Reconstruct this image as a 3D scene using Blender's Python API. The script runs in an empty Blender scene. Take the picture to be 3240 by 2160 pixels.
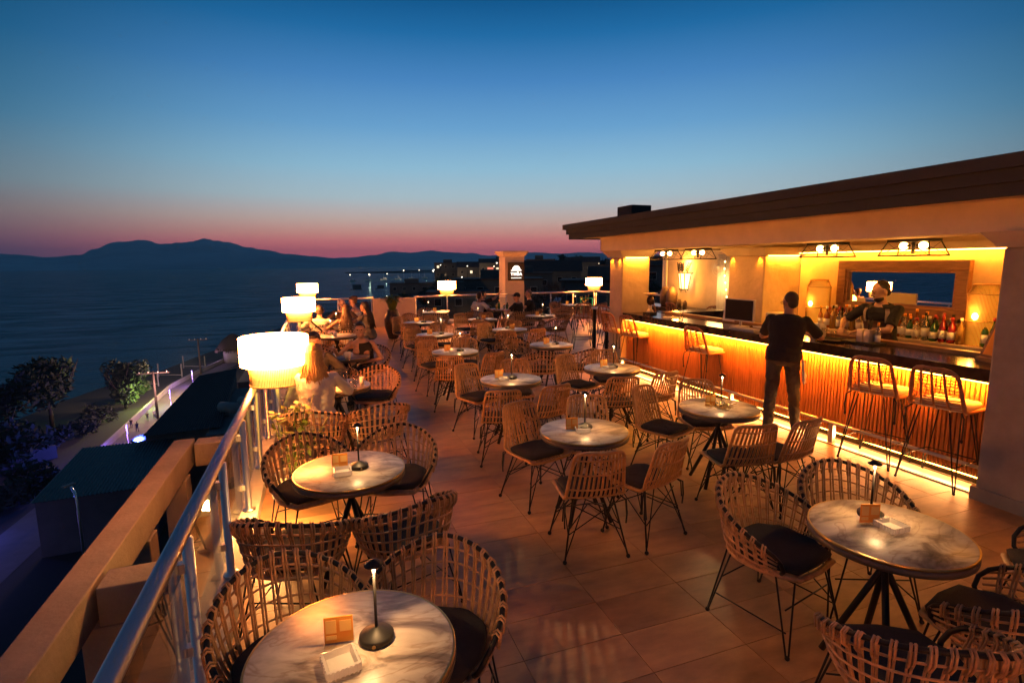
import bpy, math, random
from mathutils import Vector, Matrix, Euler
from mathutils import noise as mnoise

sc = bpy.context.scene
PI = math.pi
R = math.radians
col = sc.collection

def lin(r, g, b):
    f = lambda c: (c / 255 / 12.92) if c / 255 <= .04045 else ((c / 255 + .055) / 1.055) ** 2.4
    return (f(r), f(g), f(b), 1.0)

# ------------------------------------------------------------------ camera
PITCH, YAW, ROLL = R(8.26), R(19.84), R(.45)
cam_d = bpy.data.cameras.new('camera')
cam = bpy.data.objects.new('camera', cam_d)
col.objects.link(cam)
fw = Vector((math.sin(YAW) * math.cos(PITCH), math.cos(YAW) * math.cos(PITCH), -math.sin(PITCH)))
rt = Vector((math.cos(YAW), -math.sin(YAW), 0))
up = rt.cross(fw)
rt2 = rt * math.cos(ROLL) - up * math.sin(ROLL)
up2 = rt * math.sin(ROLL) + up * math.cos(ROLL)
m3 = Matrix((rt2, up2, -fw)).transposed()
cam.matrix_world = Matrix.Translation((0, 0, 2.1)) @ m3.to_4x4()
cam_d.sensor_width = 36
cam_d.lens = 36 * 1700 / 3240
cam_d.clip_start = .05
cam_d.clip_end = 60000
sc.camera = cam

# ------------------------------------------------------------------ dusk sky
wd = bpy.data.worlds.new('World')
sc.world = wd
wd.use_nodes = True
nt = wd.node_tree
nt.nodes.clear()
N = nt.nodes.new
L = nt.links.new
wo = N('ShaderNodeOutputWorld')
bg = N('ShaderNodeBackground')
tc = N('ShaderNodeTexCoord')
sx = N('ShaderNodeSeparateXYZ')
L(tc.outputs['Generated'], sx.inputs[0])
def mth(op, a, b=None, clamp=False):
    n = N('ShaderNodeMath'); n.operation = op; n.use_clamp = clamp
    for i, v in enumerate((a, b)):
        if v is None: continue
        if isinstance(v, (int, float)): n.inputs[i].default_value = v
        else: L(v, n.inputs[i])
    return n.outputs[0]
zf = mth('MULTIPLY', mth('MAXIMUM', sx.outputs[2], 0.0), 2.0, True)
def ramp(stops):
    n = N('ShaderNodeValToRGB')
    cr = n.color_ramp
    while len(cr.elements) > 1: cr.elements.remove(cr.elements[-1])
    for i, (z, c) in enumerate(stops):
        e = cr.elements[0] if i == 0 else cr.elements.new(min(1, z * 2))
        e.position = min(1, z * 2); k = 1.2 + 2.7 * math.exp(-z / .048); cc = lin(*c); e.color = (cc[0] * k * .99, cc[1] * k * 1.03, cc[2] * k * .95, 1)   # bright enough to come through the haze
    L(zf, n.inputs[0])
    return n.outputs[0]
toward = ramp([(0, (140, 66, 92)), (.02, (178, 82, 90)), (.04, (184, 100, 100)), (.055, (182, 124, 116)), (.078, (178, 152, 148)),
               (.115, (160, 176, 190)), (.165, (138, 178, 208)), (.23, (102, 154, 204)), (.30, (70, 126, 188)), (.365, (30, 100, 160)),
               (.42, (8, 74, 128)), (.5, (14, 52, 94))])
away = ramp([(0, (40, 38, 62)), (.025, (64, 46, 68)), (.05, (88, 66, 78)), (.08, (100, 88, 94)), (.12, (92, 108, 122)),
             (.2, (50, 98, 132)), (.3, (8, 76, 116)), (.38, (4, 58, 96)), (.5, (14, 42, 74))])
SUNAZ = R(21)
hl = mth('SQRT', mth('ADD', mth('MULTIPLY', sx.outputs[0], sx.outputs[0]), mth('MULTIPLY', sx.outputs[1], sx.outputs[1])))
dt = mth('DIVIDE', mth('ADD', mth('MULTIPLY', sx.outputs[0], math.sin(SUNAZ)), mth('MULTIPLY', sx.outputs[1], math.cos(SUNAZ))), mth('MAXIMUM', hl, 1e-4))
mr = N('ShaderNodeMapRange')
mr.interpolation_type = 'SMOOTHSTEP'
L(dt, mr.inputs[0])
mr.inputs[1].default_value = math.cos(R(50)); mr.inputs[2].default_value = math.cos(R(3))
mx = N('ShaderNodeMix'); mx.data_type = 'RGBA'
L(mr.outputs[0], mx.inputs[0]); L(away, mx.inputs[6]); L(toward, mx.inputs[7])
L(mx.outputs[2], bg.inputs[0])
bg.inputs[1].default_value = 1.0
L(bg.outputs[0], wo.inputs[0])

sc.view_settings.view_transform = 'Standard'
sc.view_settings.look = 'None'
sc.view_settings.gamma = 1
sc.view_settings.exposure = 0
sc.view_settings.use_curve_mapping = False
sc.render.engine = 'CYCLES'
cy = sc.cycles
cy.use_denoising = True
cy.max_bounces = 7
cy.diffuse_bounces = 3
cy.glossy_bounces = 4
cy.transmission_bounces = 5
cy.transparent_max_bounces = 16
cy.sample_clamp_indirect = 4
cy.caustics_reflective = False
cy.caustics_refractive = False
cy.use_light_tree = True

GAIN = 6.0          # one factor for all small lamps
# ------------------------------------------------------------------ helpers
class MB:
    """collects shapes, links them as one mesh object"""
    def __init__(s): s.v = []; s.f = []; s.sm = []
    def add(s, vs, fs, smooth=False):
        o = len(s.v); s.v += [tuple(p) for p in vs]
        s.f += [tuple(i + o for i in f) for f in fs]; s.sm += [smooth] * len(fs)
        return s
    def box(s, c, d, rz=0, rx=0, ry=0):
        M = Euler((rx, ry, rz)).to_matrix(); c = Vector(c)
        vs = [c + M @ Vector((x * d[0] / 2, y * d[1] / 2, z * d[2] / 2)) for x in (-1, 1) for y in (-1, 1) for z in (-1, 1)]
        return s.add(vs, [(0, 1, 3, 2), (4, 6, 7, 5), (0, 4, 5, 1), (2, 3, 7, 6), (0, 2, 6, 4), (1, 5, 7, 3)])
    def span(s, a, b):
        return s.box([(a[i] + b[i]) / 2 for i in range(3)], [abs(b[i] - a[i]) for i in range(3)])
    def tube(s, pts, r, n=6, closed=False, r1=None):
        P = [Vector(p) for p in pts]; m = len(P)
        T = []
        for i in range(m):
            a = P[(i - 1) % m] if (closed or i > 0) else P[i]
            b = P[(i + 1) % m] if (closed or i < m - 1) else P[i]
            t = (b - a); T.append(t.normalized() if t.length > 1e-9 else Vector((0, 0, 1)))
        ref = Vector((0, 0, 1)) if abs(T[0].z) < .9 else Vector((1, 0, 0))
        u = (ref - T[0] * ref.dot(T[0])).normalized()
        vs = []
        for i in range(m):
            u = u - T[i] * u.dot(T[i])
            u = u.normalized() if u.length > 1e-6 else T[i].orthogonal().normalized()
            w = T[i].cross(u)
            rr = r if r1 is None else r + (r1 - r) * i / max(1, m - 1)
            for k in range(n):
                a = 2 * PI * k / n
                vs.append(P[i] + (u * math.cos(a) + w * math.sin(a)) * rr)
        fs = []
        for i in range(m if closed else m - 1):
            j = (i + 1) % m
            for k in range(n):
                l = (k + 1) % n
                fs.append((i * n + k, i * n + l, j * n + l, j * n + k))
        s.add(vs, fs, True)
        if not closed:
            o = len(s.v) - m * n
            s.f += [tuple(o + k for k in range(n))[::-1], tuple(o + (m - 1) * n + k for k in range(n))]; s.sm += [False, False]
        return s
    def lathe(s, prof, n=24, c=(0, 0, 0), smooth=True, sx=1, sy=1):
        c = Vector(c); m = len(prof); vs = []; fs = []
        for r, z in prof:
            for k in range(n):
                a = 2 * PI * k / n
                vs.append(c + Vector((r * math.cos(a) * sx, r * math.sin(a) * sy, z)))
        for i in range(m - 1):
            for k in range(n):
                l = (k + 1) % n
                fs.append((i * n + k, i * n + l, (i + 1) * n + l, (i + 1) * n + k))
        s.add(vs, fs, smooth)
        o = len(s.v) - m * n
        if prof[0][0] > 1e-6: s.f.append(tuple(o + k for k in range(n))[::-1]); s.sm.append(False)
        if prof[-1][0] > 1e-6: s.f.append(tuple(o + (m - 1) * n + k for k in range(n))); s.sm.append(False)
        return s
    def loft(s, rings, smooth=True, cap=True):
        """rings: equal-length lists of points"""
        n = len(rings[0]); vs = [p for r in rings for p in r]; fs = []
        for i in range(len(rings) - 1):
            for k in range(n):
                l = (k + 1) % n
                fs.append((i * n + k, i * n + l, (i + 1) * n + l, (i + 1) * n + k))
        s.add(vs, fs, smooth)
        if cap:
            o = len(s.v) - len(vs)
            s.f += [tuple(o + k for k in range(n))[::-1], tuple(o + (len(rings) - 1) * n + k for k in range(n))]; s.sm += [smooth, smooth]
        return s
    def ell(s, c, r, M=None, nu=14, nv=9):
        c = Vector(c); M = M or Matrix.Identity(3); rings = []
        vs = []; fs = []
        for i in range(1, nv):
            ph = PI * i / nv
            for k in range(nu):
                a = 2 * PI * k / nu
                vs.append(c + M @ Vector((r[0] * math.sin(ph) * math.cos(a), r[1] * math.sin(ph) * math.sin(a), -r[2] * math.cos(ph))))
        vs += [c + M @ Vector((0, 0, -r[2])), c + M @ Vector((0, 0, r[2]))]
        for i in range(nv - 2):
            for k in range(nu):
                l = (k + 1) % nu
                fs.append((i * nu + k, i * nu + l, (i + 1) * nu + l, (i + 1) * nu + k))
        b = (nv - 1) * nu
        for k in range(nu):
            l = (k + 1) % nu
            fs.append((b, l, k)); fs.append((b + 1, (nv - 2) * nu + k, (nv - 2) * nu + l))
        return s.add(vs, fs, True)
    def cap(s, a, b, ra, rb, n=12, flat=False):
        """tapered capsule (or flat-ended cone)"""
        a = Vector(a); b = Vector(b); t = (b - a).normalized(); u = t.orthogonal().normalized(); w = t.cross(u)
        prof = [(0, 0, ra)] if flat else [(-ra * math.cos(q), 0, max(1e-3, ra * math.sin(q))) for q in (.25, .7, 1.15)] + [(0, 0, ra)]
        rings = [[a + t * d + (u * math.cos(2 * PI * k / n) + w * math.sin(2 * PI * k / n)) * r for k in range(n)] for d, _, r in prof]
        prof2 = [(0, rb)] if flat else [(0, rb)] + [(rb * math.cos(q), rb * math.sin(q)) for q in (1.15, .7, .25)]
        rings += [[b + t * d + (u * math.cos(2 * PI * k / n) + w * math.sin(2 * PI * k / n)) * r for k in range(n)] for d, r in prof2]
        return s.loft(rings)
    def mesh(s, name, mat=None):
        me = bpy.data.meshes.new(name)
        me.from_pydata(s.v, [], s.f)
        me.polygons.foreach_set('use_smooth', s.sm)
        if mat: me.materials.append(mat)
        me.update()
        return me
    def build(s, name, mat, parent=None, loc=None, rz=0):
        o = bpy.data.objects.new(name, s.mesh(name, mat)); col.objects.link(o)
        if parent: o.parent = parent
        if loc: o.location = loc
        if rz: o.rotation_euler = (0, 0, rz)
        return o

def tag(o, label=None, cat=None, group=None, kind=None):
    if label: o['label'] = label
    if cat: o['category'] = cat
    if group: o['group'] = group
    if kind: o['kind'] = kind
    return o
def thing(name, label, cat, loc=(0, 0, 0), rz=0, group=None):
    o = bpy.data.objects.new(name, None); col.objects.link(o)
    o.empty_display_size = .1
    o.location = loc; o.rotation_euler = (0, 0, rz)
    return tag(o, label, cat, group)
def inst(me, name, parent=None, loc=(0, 0, 0), rz=0):
    o = bpy.data.objects.new(name, me); col.objects.link(o)
    if parent: o.parent = parent
    o.location = loc
    if rz: o.rotation_euler = (0, 0, rz)
    return o
KIDS = {}
def kids(o):
    if o.name not in KIDS: KIDS[o.name] = list(o.children)
    return KIDS[o.name]
def copy_tree(o, parent=None):
    c = o.copy(); col.objects.link(c); c.parent = parent
    for ch in kids(o): copy_tree(ch, c)
    return c
def bevel(o, w=.004, seg=2):
    m = o.modifiers.new('bevel', 'BEVEL'); m.width = w; m.segments = seg; m.limit_method = 'ANGLE'
    return o
def light(name, kind, parent, loc, power, color, size=.03, rot=None, **kw):
    d = bpy.data.lights.new(name, kind); d.energy = power * GAIN; d.color = color
    if kind in ('POINT', 'SPOT'): d.shadow_soft_size = size
    for k, v in kw.items(): setattr(d, k, v)
    o = bpy.data.objects.new(name, d); col.objects.link(o)
    if parent: o.parent = parent
    o.location = loc
    if rot: o.rotation_euler = rot
    return o

# ------------------------------------------------------------------ materials
def mat(name, c, rough=.6, metal=0, var=0, vscale=8, bump=0, bscale=60, c2=None, spec=.5, rnd=0, stretch=None, detail=4, trans=0, coat=0):
    m = bpy.data.materials.new(name); m.use_nodes = True
    t = m.node_tree; p = t.nodes['Principled BSDF']
    p.inputs['Base Color'].default_value = (*c, 1); p.inputs['Roughness'].default_value = rough; p.inputs['Metallic'].default_value = metal
    p.inputs['Specular IOR Level'].default_value = spec
    if trans: p.inputs['Transmission Weight'].default_value = trans
    if coat: p.inputs['Coat Weight'].default_value = coat; p.inputs['Coat Roughness'].default_value = .06
    n = t.nodes.new; l = t.links.new
    tcn = n('ShaderNodeTexCoord'); vec = tcn.outputs['Object']
    if stretch:
        mp = n('ShaderNodeMapping'); mp.inputs['Scale'].default_value = stretch; l(vec, mp.inputs[0]); vec = mp.outputs[0]
    if rnd or var:
        oi = n('ShaderNodeObjectInfo')
        ad = n('ShaderNodeVectorMath'); ad.operation = 'ADD'
        sc_ = n('ShaderNodeMath'); sc_.operation = 'MULTIPLY'; sc_.inputs[1].default_value = 40 if rnd else 0
        l(oi.outputs['Random'], sc_.inputs[0]); l(vec, ad.inputs[0]); l(sc_.outputs[0], ad.inputs[1]); vec = ad.outputs[0]
    if var:
        nz = n('ShaderNodeTexNoise'); nz.inputs['Scale'].default_value = vscale; nz.inputs['Detail'].default_value = detail; nz.inputs['Roughness'].default_value = .6
        l(vec, nz.inputs['Vector'])
        cr = n('ShaderNodeValToRGB')
        cr.color_ramp.elements[0].position = .3; cr.color_ramp.elements[1].position = .7
        cc = c2 or tuple(x * (1 - var) for x in c)
        cr.color_ramp.elements[0].color = (*cc, 1); cr.color_ramp.elements[1].color = (*[min(1, x * (1 + var * .4)) for x in c], 1)
        l(nz.outputs['Fac'], cr.inputs[0]); out = cr.outputs[0]
        if rnd:
            hs = n('ShaderNodeHueSaturation'); mrn = n('ShaderNodeMapRange')
            mrn.inputs[3].default_value = 1 - rnd; mrn.inputs[4].default_value = 1 + rnd
            l(oi.outputs['Random'], mrn.inputs[0]); l(mrn.outputs[0], hs.inputs['Value']); l(out, hs.inputs['Color']); out = hs.outputs[0]
        l(out, p.inputs['Base Color'])
        mr2 = n('ShaderNodeMapRange'); mr2.inputs[3].default_value = max(.02, rough - .08); mr2.inputs[4].default_value = min(1, rough + .1)
        l(nz.outputs['Fac'], mr2.inputs[0]); l(mr2.outputs[0], p.inputs['Roughness'])
    if bump:
        nb = n('ShaderNodeTexNoise'); nb.inputs['Scale'].default_value = bscale; nb.inputs['Detail'].default_value = 5
        l(vec, nb.inputs['Vector'])
        b = n('ShaderNodeBump'); b.inputs['Strength'].default_value = bump; b.inputs['Distance'].default_value = .02
        l(nb.outputs['Fac'], b.inputs['Height']); l(b.outputs[0], p.inputs['Normal'])
    return m
def emit(name, c, s, sampling='AUTO'):
    m = bpy.data.materials.new(name); m.use_nodes = True
    t = m.node_tree; p = t.nodes['Principled BSDF']
    p.inputs['Base Color'].default_value = (.6, .5, .4, 1)
    p.inputs['Emission Color'].default_value = (*c, 1); p.inputs['Emission Strength'].default_value = s
    m.cycles.emission_sampling = sampling
    return m
def glass_mat(name, tint=(.9, .95, .95), refl=1.0, base=.04, rough=.02):
    m = bpy.data.materials.new(name); m.use_nodes = True
    t = m.node_tree; t.nodes.clear(); n = t.nodes.new; l = t.links.new
    o = n('ShaderNodeOutputMaterial'); mixn = n('ShaderNodeMixShader'); tr = n('ShaderNodeBsdfTransparent'); gl = n('ShaderNodeBsdfGlossy')
    fr = n('ShaderNodeLayerWeight'); pw = n('ShaderNodeMath'); pw.operation = 'POWER'; pw.inputs[1].default_value = 3.2; l(fr.outputs['Facing'], pw.inputs[0]); ml = n('ShaderNodeMath'); ml.operation = 'MULTIPLY_ADD'; ml.inputs[1].default_value = .8 * refl; ml.inputs[2].default_value = base; l(pw.outputs[0], ml.inputs[0])
    tr.inputs[0].default_value = (*tint, 1); gl.inputs['Roughness'].default_value = rough
    l(ml.outputs[0], mixn.inputs[0]); l(tr.outputs[0], mixn.inputs[1]); l(gl.outputs[0], mixn.inputs[2]); l(mixn.outputs[0], o.inputs[0])
    return m

M = {}
M['tile'] = mat('porcelain tile', (.50, .27, .115), .40, var=.42, vscale=2.6, rnd=.15, stretch=(1, 2.4, 1), bump=.04, bscale=25, detail=7)
M['grout'] = mat('grout', (.18, .12, .08), .9)
M['rattan'] = mat('honey rattan', (.52, .255, .088), .42, var=.35, vscale=22, rnd=.12, bump=.15, bscale=150)
M['rattan2'] = mat('brown rattan', (.54, .29, .14), .40, var=.40, vscale=22, rnd=.14, bump=.15, bscale=150)
M['rattan3'] = mat('red brown rattan', (.42, .17, .075), .4, var=.3, vscale=22, rnd=.1, bump=.15, bscale=150)
M['black'] = mat('black powder coated steel', (.014, .013, .012), .48, spec=.3, var=.3, vscale=30)
M['rubber'] = mat('black rubber', (.015, .015, .015), .7)
M['cushion'] = mat('charcoal canvas', (.028, .027, .026), .92, var=.35, vscale=12, bump=.35, bscale=240)
M['cushion2'] = mat('beige canvas', (.58, .50, .40), .9, var=.15, vscale=12, bump=.3, bscale=240)
M['steel'] = mat('brushed steel', (.74, .71, .68), .38, metal=1)
M['concrete'] = mat('painted concrete', (.23, .20, .18), .85, var=.3, vscale=2.3, bump=.25, bscale=30, detail=8)
M['cream'] = mat('cream kerb paint', (.66, .60, .50), .75, var=.22, vscale=5, bump=.15, bscale=40)
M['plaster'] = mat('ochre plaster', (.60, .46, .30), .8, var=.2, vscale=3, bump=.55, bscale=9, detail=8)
M['beam'] = mat('brightened cream beam paint', (.80, .67, .48), .8, var=.1, vscale=4, bump=.1, bscale=30)  # cream raised to stand in for light missing on beam and soffit
M['shaded'] = mat('taupe plaster', (.36, .31, .25), .85, var=.25, vscale=3, bump=.6, bscale=9, detail=8)  # ochre plaster darkened to stand for the dim light on the front pillar
M['plaster2'] = mat('smooth beige plaster', (.60, .50, .38), .8, var=.12, vscale=4, bump=.12, bscale=30)
M['white'] = mat('white paint', (.74, .70, .62), .6, var=.08, vscale=6)
M['fascia'] = mat('dark brown fascia board', (.042, .047, .050), .9, var=.15, vscale=3, bump=.12, bscale=30)
M['roofing'] = mat('roof felt', (.035, .033, .033), .95, var=.3)
M['slat'] = mat('oak slat', (.47, .175, .045), .55, var=.4, vscale=9, rnd=.16, stretch=(9, 9, .7), bump=.12, bscale=40)
M['backing'] = mat('dark slat backing', (.03, .018, .01), .9)
M['stone'] = mat('polished dark stone', (.045, .030, .023), .13, var=.6, vscale=7, c2=(.015, .011, .009), detail=9)
M['wood'] = mat('brown frame wood', (.30, .145, .06), .45, var=.35, vscale=5, stretch=(6, 1, 6))
M['wood2'] = mat('pale cabinet wood', (.62, .47, .30), .5, var=.15, vscale=4, stretch=(5, 1, 5))
M['mirror'] = mat('mirror silver', (.86, .86, .86), .01, metal=1)
M['pane'] = glass_mat('railing glass', (.86, .90, .90))
M['clear'] = glass_mat('clear glassware', (.95, .93, .9))
M['acryl'] = glass_mat('acrylic', (.97, .95, .9))
M['screen'] = mat('black screen', (.006, .006, .007), .5, spec=.15)
M['plastic'] = mat('pale plastic', (.6, .56, .52), .45)
M['paper'] = mat('paper', (.78, .75, .70), .85)
M['card'] = mat('orange card', (.88, .36, .045), .7)
M['card2'] = mat('pale orange print', (.90, .58, .16), .7)
M['bronze'] = mat('dark bronze', (.10, .06, .035), .35, metal=.7, var=.4, vscale=14)
M['terracotta'] = mat('mottled stoneware', (.22, .13, .07), .5, var=.5, vscale=14, bump=.3, bscale=50)
M['ceramic'] = mat('glazed ceramic', (.7, .6, .45), .3)
M['asphalt'] = mat('asphalt', (.045, .043, .042), .9, var=.35, vscale=.7, bump=.2, bscale=8)
M['pave'] = mat('pale promenade paving', (.10, .09, .085), .85, var=.25, vscale=.8)
M['land'] = mat('dry ground', (.018, .019, .013), .95, var=.5, vscale=.15, bump=.5, bscale=1.2, detail=8)
M['leafdark'] = mat('dark foliage', (.022, .034, .012), .7, var=.5, vscale=1.2, rnd=.1)
M['leaf'] = mat('plant leaf', (.20, .26, .035), .5, var=.4, vscale=9)
M['bark'] = mat('bark', (.07, .05, .035), .9, var=.4, vscale=6)
M['soil'] = mat('soil', (.03, .022, .015), .95)
M['townwall'] = mat('town render', (.10, .095, .09), .9, var=.25, vscale=.4)
M['townwall2'] = mat('pale town render', (.30, .275, .25), .9, var=.2, vscale=.4)
M['townroof'] = mat('clay roof', (.085, .05, .04), .9, var=.35, vscale=1.5)
M['tin'] = mat('corrugated tin', (.065, .078, .07), .5, var=.35, vscale=.9, spec=.4)
M['darkpane'] = mat('dark window pane', (.012, .016, .022), .12)
M['mountain'] = mat('hazy mountain', (.44, .58, .58), 1.0, var=.25, vscale=.0012, spec=0)  # pale base colour carries part of the distance haze

WARM = (1.0, .43, .125)
E = {}
E['shade'] = emit('lit fabric shade', (1, .27, .052), 110)
E['shade2'] = emit('lit slatted shade', (1, .62, .085), 1.7)
E['tip'] = emit('lamp tip', (1, .62, .32), 5, 'NONE')
E['led'] = emit('led strip', (1, .42, .07), 22, 'NONE')
E['bulb'] = emit('filament bulb', (1, .46, .12), 40, 'NONE')
E['lantern'] = emit('lit rattan lantern', (1, .30, .012), .95)
E['sconce'] = emit('lit sconce glass', (1, .60, .26), 3.0)
E['sign'] = emit('backlit sign letters', (1, .93, .80), 2.4, 'NONE')
E['fairy'] = emit('fairy light', (1, .62, .2), 9, 'NONE')
E['winwarm'] = emit('lit town window', (1, .80, .5), 1.5, 'NONE')
E['wingreen'] = emit('green lit window', (.15, 1, .22), .5, 'NONE')
E['winred'] = emit('red shop sign', (1, .16, .10), .8, 'NONE')
E['violet'] = emit('violet lamp tube', (.30, .22, 1), 3.2, 'NONE')
E['blue'] = emit('blue bar lights', (.05, .10, 1), 1.6, 'NONE')
E['white'] = emit('harbour lamp', (1, .86, .62), 5, 'NONE')

def marble(name, seed):
    m = mat(name, (.70, .62, .52), .34, spec=.4)
    t = m.node_tree; n = t.nodes.new; l = t.links.new; p = t.nodes['Principled BSDF']
    tcn = n('ShaderNodeTexCoord'); mp = n('ShaderNodeMapping'); mp.inputs['Scale'].default_value = (1.15, 2.3, 1)
    oi = n('ShaderNodeObjectInfo'); mu = n('ShaderNodeMath'); mu.operation = 'MULTIPLY'; mu.inputs[1].default_value = 60
    l(oi.outputs['Random'], mu.inputs[0]); l(tcn.outputs['Object'], mp.inputs[0]); l(mu.outputs[0], mp.inputs['Location'])
    n1 = n('ShaderNodeTexNoise'); n1.inputs['Scale'].default_value = 2.6; n1.inputs['Detail'].default_value = 9; n1.inputs['Distortion'].default_value = 1.1; n1.inputs['Roughness'].default_value = .58
    n2 = n('ShaderNodeTexNoise'); n2.inputs['Scale'].default_value = 1.7; n2.inputs['Detail'].default_value = 5; n2.inputs['Distortion'].default_value = 2.2; n2.inputs['Roughness'].default_value = .5
    l(mp.outputs[0], n1.inputs['Vector']); l(mp.outputs[0], n2.inputs['Vector'])
    r1 = n('ShaderNodeValToRGB'); e = r1.color_ramp.elements
    e[0].position = .30; e[0].color = (.07, .052, .043, 1); e[1].position = .70; e[1].color = (.58, .51, .42, 1)
    q = e.new(.41); q.color = (.20, .155, .125, 1); q = e.new(.50); q.color = (.40, .335, .27, 1)
    l(n1.outputs['Fac'], r1.inputs[0])
    r2 = n('ShaderNodeValToRGB'); e = r2.color_ramp.elements
    e[0].position = .455; e[0].color = (1, 1, 1, 1); e[1].position = .535; e[1].color = (1, 1, 1, 1)
    q = e.new(.50); q.color = (.72, .64, .58, 1)
    l(n2.outputs['Fac'], r2.inputs[0])
    mm = n('ShaderNodeMix'); mm.data_type = 'RGBA'; mm.blend_type = 'MULTIPLY'; mm.inputs[0].default_value = 1
    l(r1.outputs[0], mm.inputs[6]); l(r2.outputs[0], mm.inputs[7]); l(mm.outputs[2], p.inputs['Base Color'])
    return m
M['marble'] = marble('veined marble', 0)
M['brass'] = mat('aged brass trim', (.55, .36, .12), .3, metal=1)
M['edge'] = mat('dark table rim', (.10, .075, .05), .45, var=.3)

# sea
def sea_mat():
    m = bpy.data.materials.new('sea water'); m.use_nodes = True
    t = m.node_tree; t.nodes.clear(); n = t.nodes.new; l = t.links.new
    out = n('ShaderNodeOutputMaterial'); mixn = n('ShaderNodeMixShader'); df = n('ShaderNodeBsdfDiffuse'); gl = n('ShaderNodeBsdfGlossy')
    df.inputs[0].default_value = (.018, .14, .145, 1); gl.inputs[0].default_value = (.40, .70, .78, 1); gl.inputs['Roughness'].default_value = .09
    fr = n('ShaderNodeFresnel'); fr.inputs[0].default_value = 1.33
    mn = n('ShaderNodeMath'); mn.operation = 'MINIMUM'; mn.inputs[1].default_value = .5; l(fr.outputs[0], mn.inputs[0])
    tcn = n('ShaderNodeTexCoord')
    mp3 = n('ShaderNodeMapping'); mp3.inputs['Scale'].default_value = (.28, 1.0, 1); mp3.inputs['Rotation'].default_value = (0, 0, R(14)); l(tcn.outputs['Object'], mp3.inputs[0])
    n3 = n('ShaderNodeTexNoise'); n3.inputs['Scale'].default_value = .075; n3.inputs['Detail'].default_value = 7; n3.inputs['Roughness'].default_value = .68; l(mp3.outputs[0], n3.inputs['Vector'])
    r3 = n('ShaderNodeMapRange'); r3.inputs[1].default_value = .34; r3.inputs[2].default_value = .66; r3.inputs[3].default_value = .18; r3.inputs[4].default_value = .70; l(n3.outputs['Fac'], r3.inputs[0]); l(r3.outputs[0], mn.inputs[1])   # ruffled and calm patches of water
    mp = n('ShaderNodeMapping'); mp.inputs['Scale'].default_value = (.35, 1.0, 1); mp.inputs['Rotation'].default_value = (0, 0, R(28))
    l(tcn.outputs['Object'], mp.inputs[0])
    n1 = n('ShaderNodeTexNoise'); n1.inputs['Scale'].default_value = .16; n1.inputs['Detail'].default_value = 7; n1.inputs['Roughness'].default_value = .62
    n2 = n('ShaderNodeTexNoise'); n2.inputs['Scale'].default_value = .035; n2.inputs['Detail'].default_value = 6
    l(mp.outputs[0], n1.inputs['Vector']); l(mp.outputs[0], n2.inputs['Vector'])
    b = n('ShaderNodeBump'); b.inputs['Strength'].default_value = 1; b.inputs['Distance'].default_value = 14
    ad = n('ShaderNodeMath'); ad.operation = 'ADD'; l(n1.outputs['Fac'], ad.inputs[0]); l(n2.outputs['Fac'], ad.inputs[1])
    l(ad.outputs[0], b.inputs['Height']); l(b.outputs[0], gl.inputs['Normal']); l(b.outputs[0], df.inputs['Normal'])
    l(mn.outputs[0], mixn.inputs[0]); l(df.outputs[0], mixn.inputs[1]); l(gl.outputs[0], mixn.inputs[2]); l(mixn.outputs[0], out.inputs[0])
    return m
M['sea'] = sea_mat()
# ================================================================== SETTING: sea, land, hills
def struct(o): o['kind'] = 'structure'; return o
G = -26.0          # street level below the roof terrace
b = MB()
b.add([(-16500, -9000, -28), (16500, -9000, -28), (16500, 16500, -28), (-16500, 16500, -28)], [(0, 1, 2, 3)])
struct(b.build('sea', M['sea']))

def poly_slab(pts, z0, z1):
    n = len(pts); bb = MB()
    bb.add([(x, y, z1) for x, y in pts] + [(x, y, z0) for x, y in pts], [tuple(range(n))] + [(i, i + n, (i + 1) % n + n, (i + 1) % n) for i in range(n)])
    return bb
coast = [(-800, -600), (-240, -160), (-104, 24), (-66, 88), (-55, 116), (-52, 136), (-48, 152), (-41, 168), (-35, 196), (-26, 232), (-6, 300), (20, 390), (52, 476), (68, 524), (116, 660), (184, 800), (256, 948), (336, 1120), (520, 1400), (840, 1960), (1520, 3000), (3000, 5000), (8000, 6400), (8000, -600)]
struct(poly_slab(coast[::-1], -31, G - .02).build('land', M['land']))
town = [(13.2, 19.7), (16, 110), (28, 190), (38, 262), (60, 330), (95, 400), (130, 474), (172, 560), (300, 800), (1500, 1500), (1500, -200), (13.2, -200)]
struct(poly_slab(town[::-1], G - .1, -11.02).build('town_terrain', M['land']))

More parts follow.
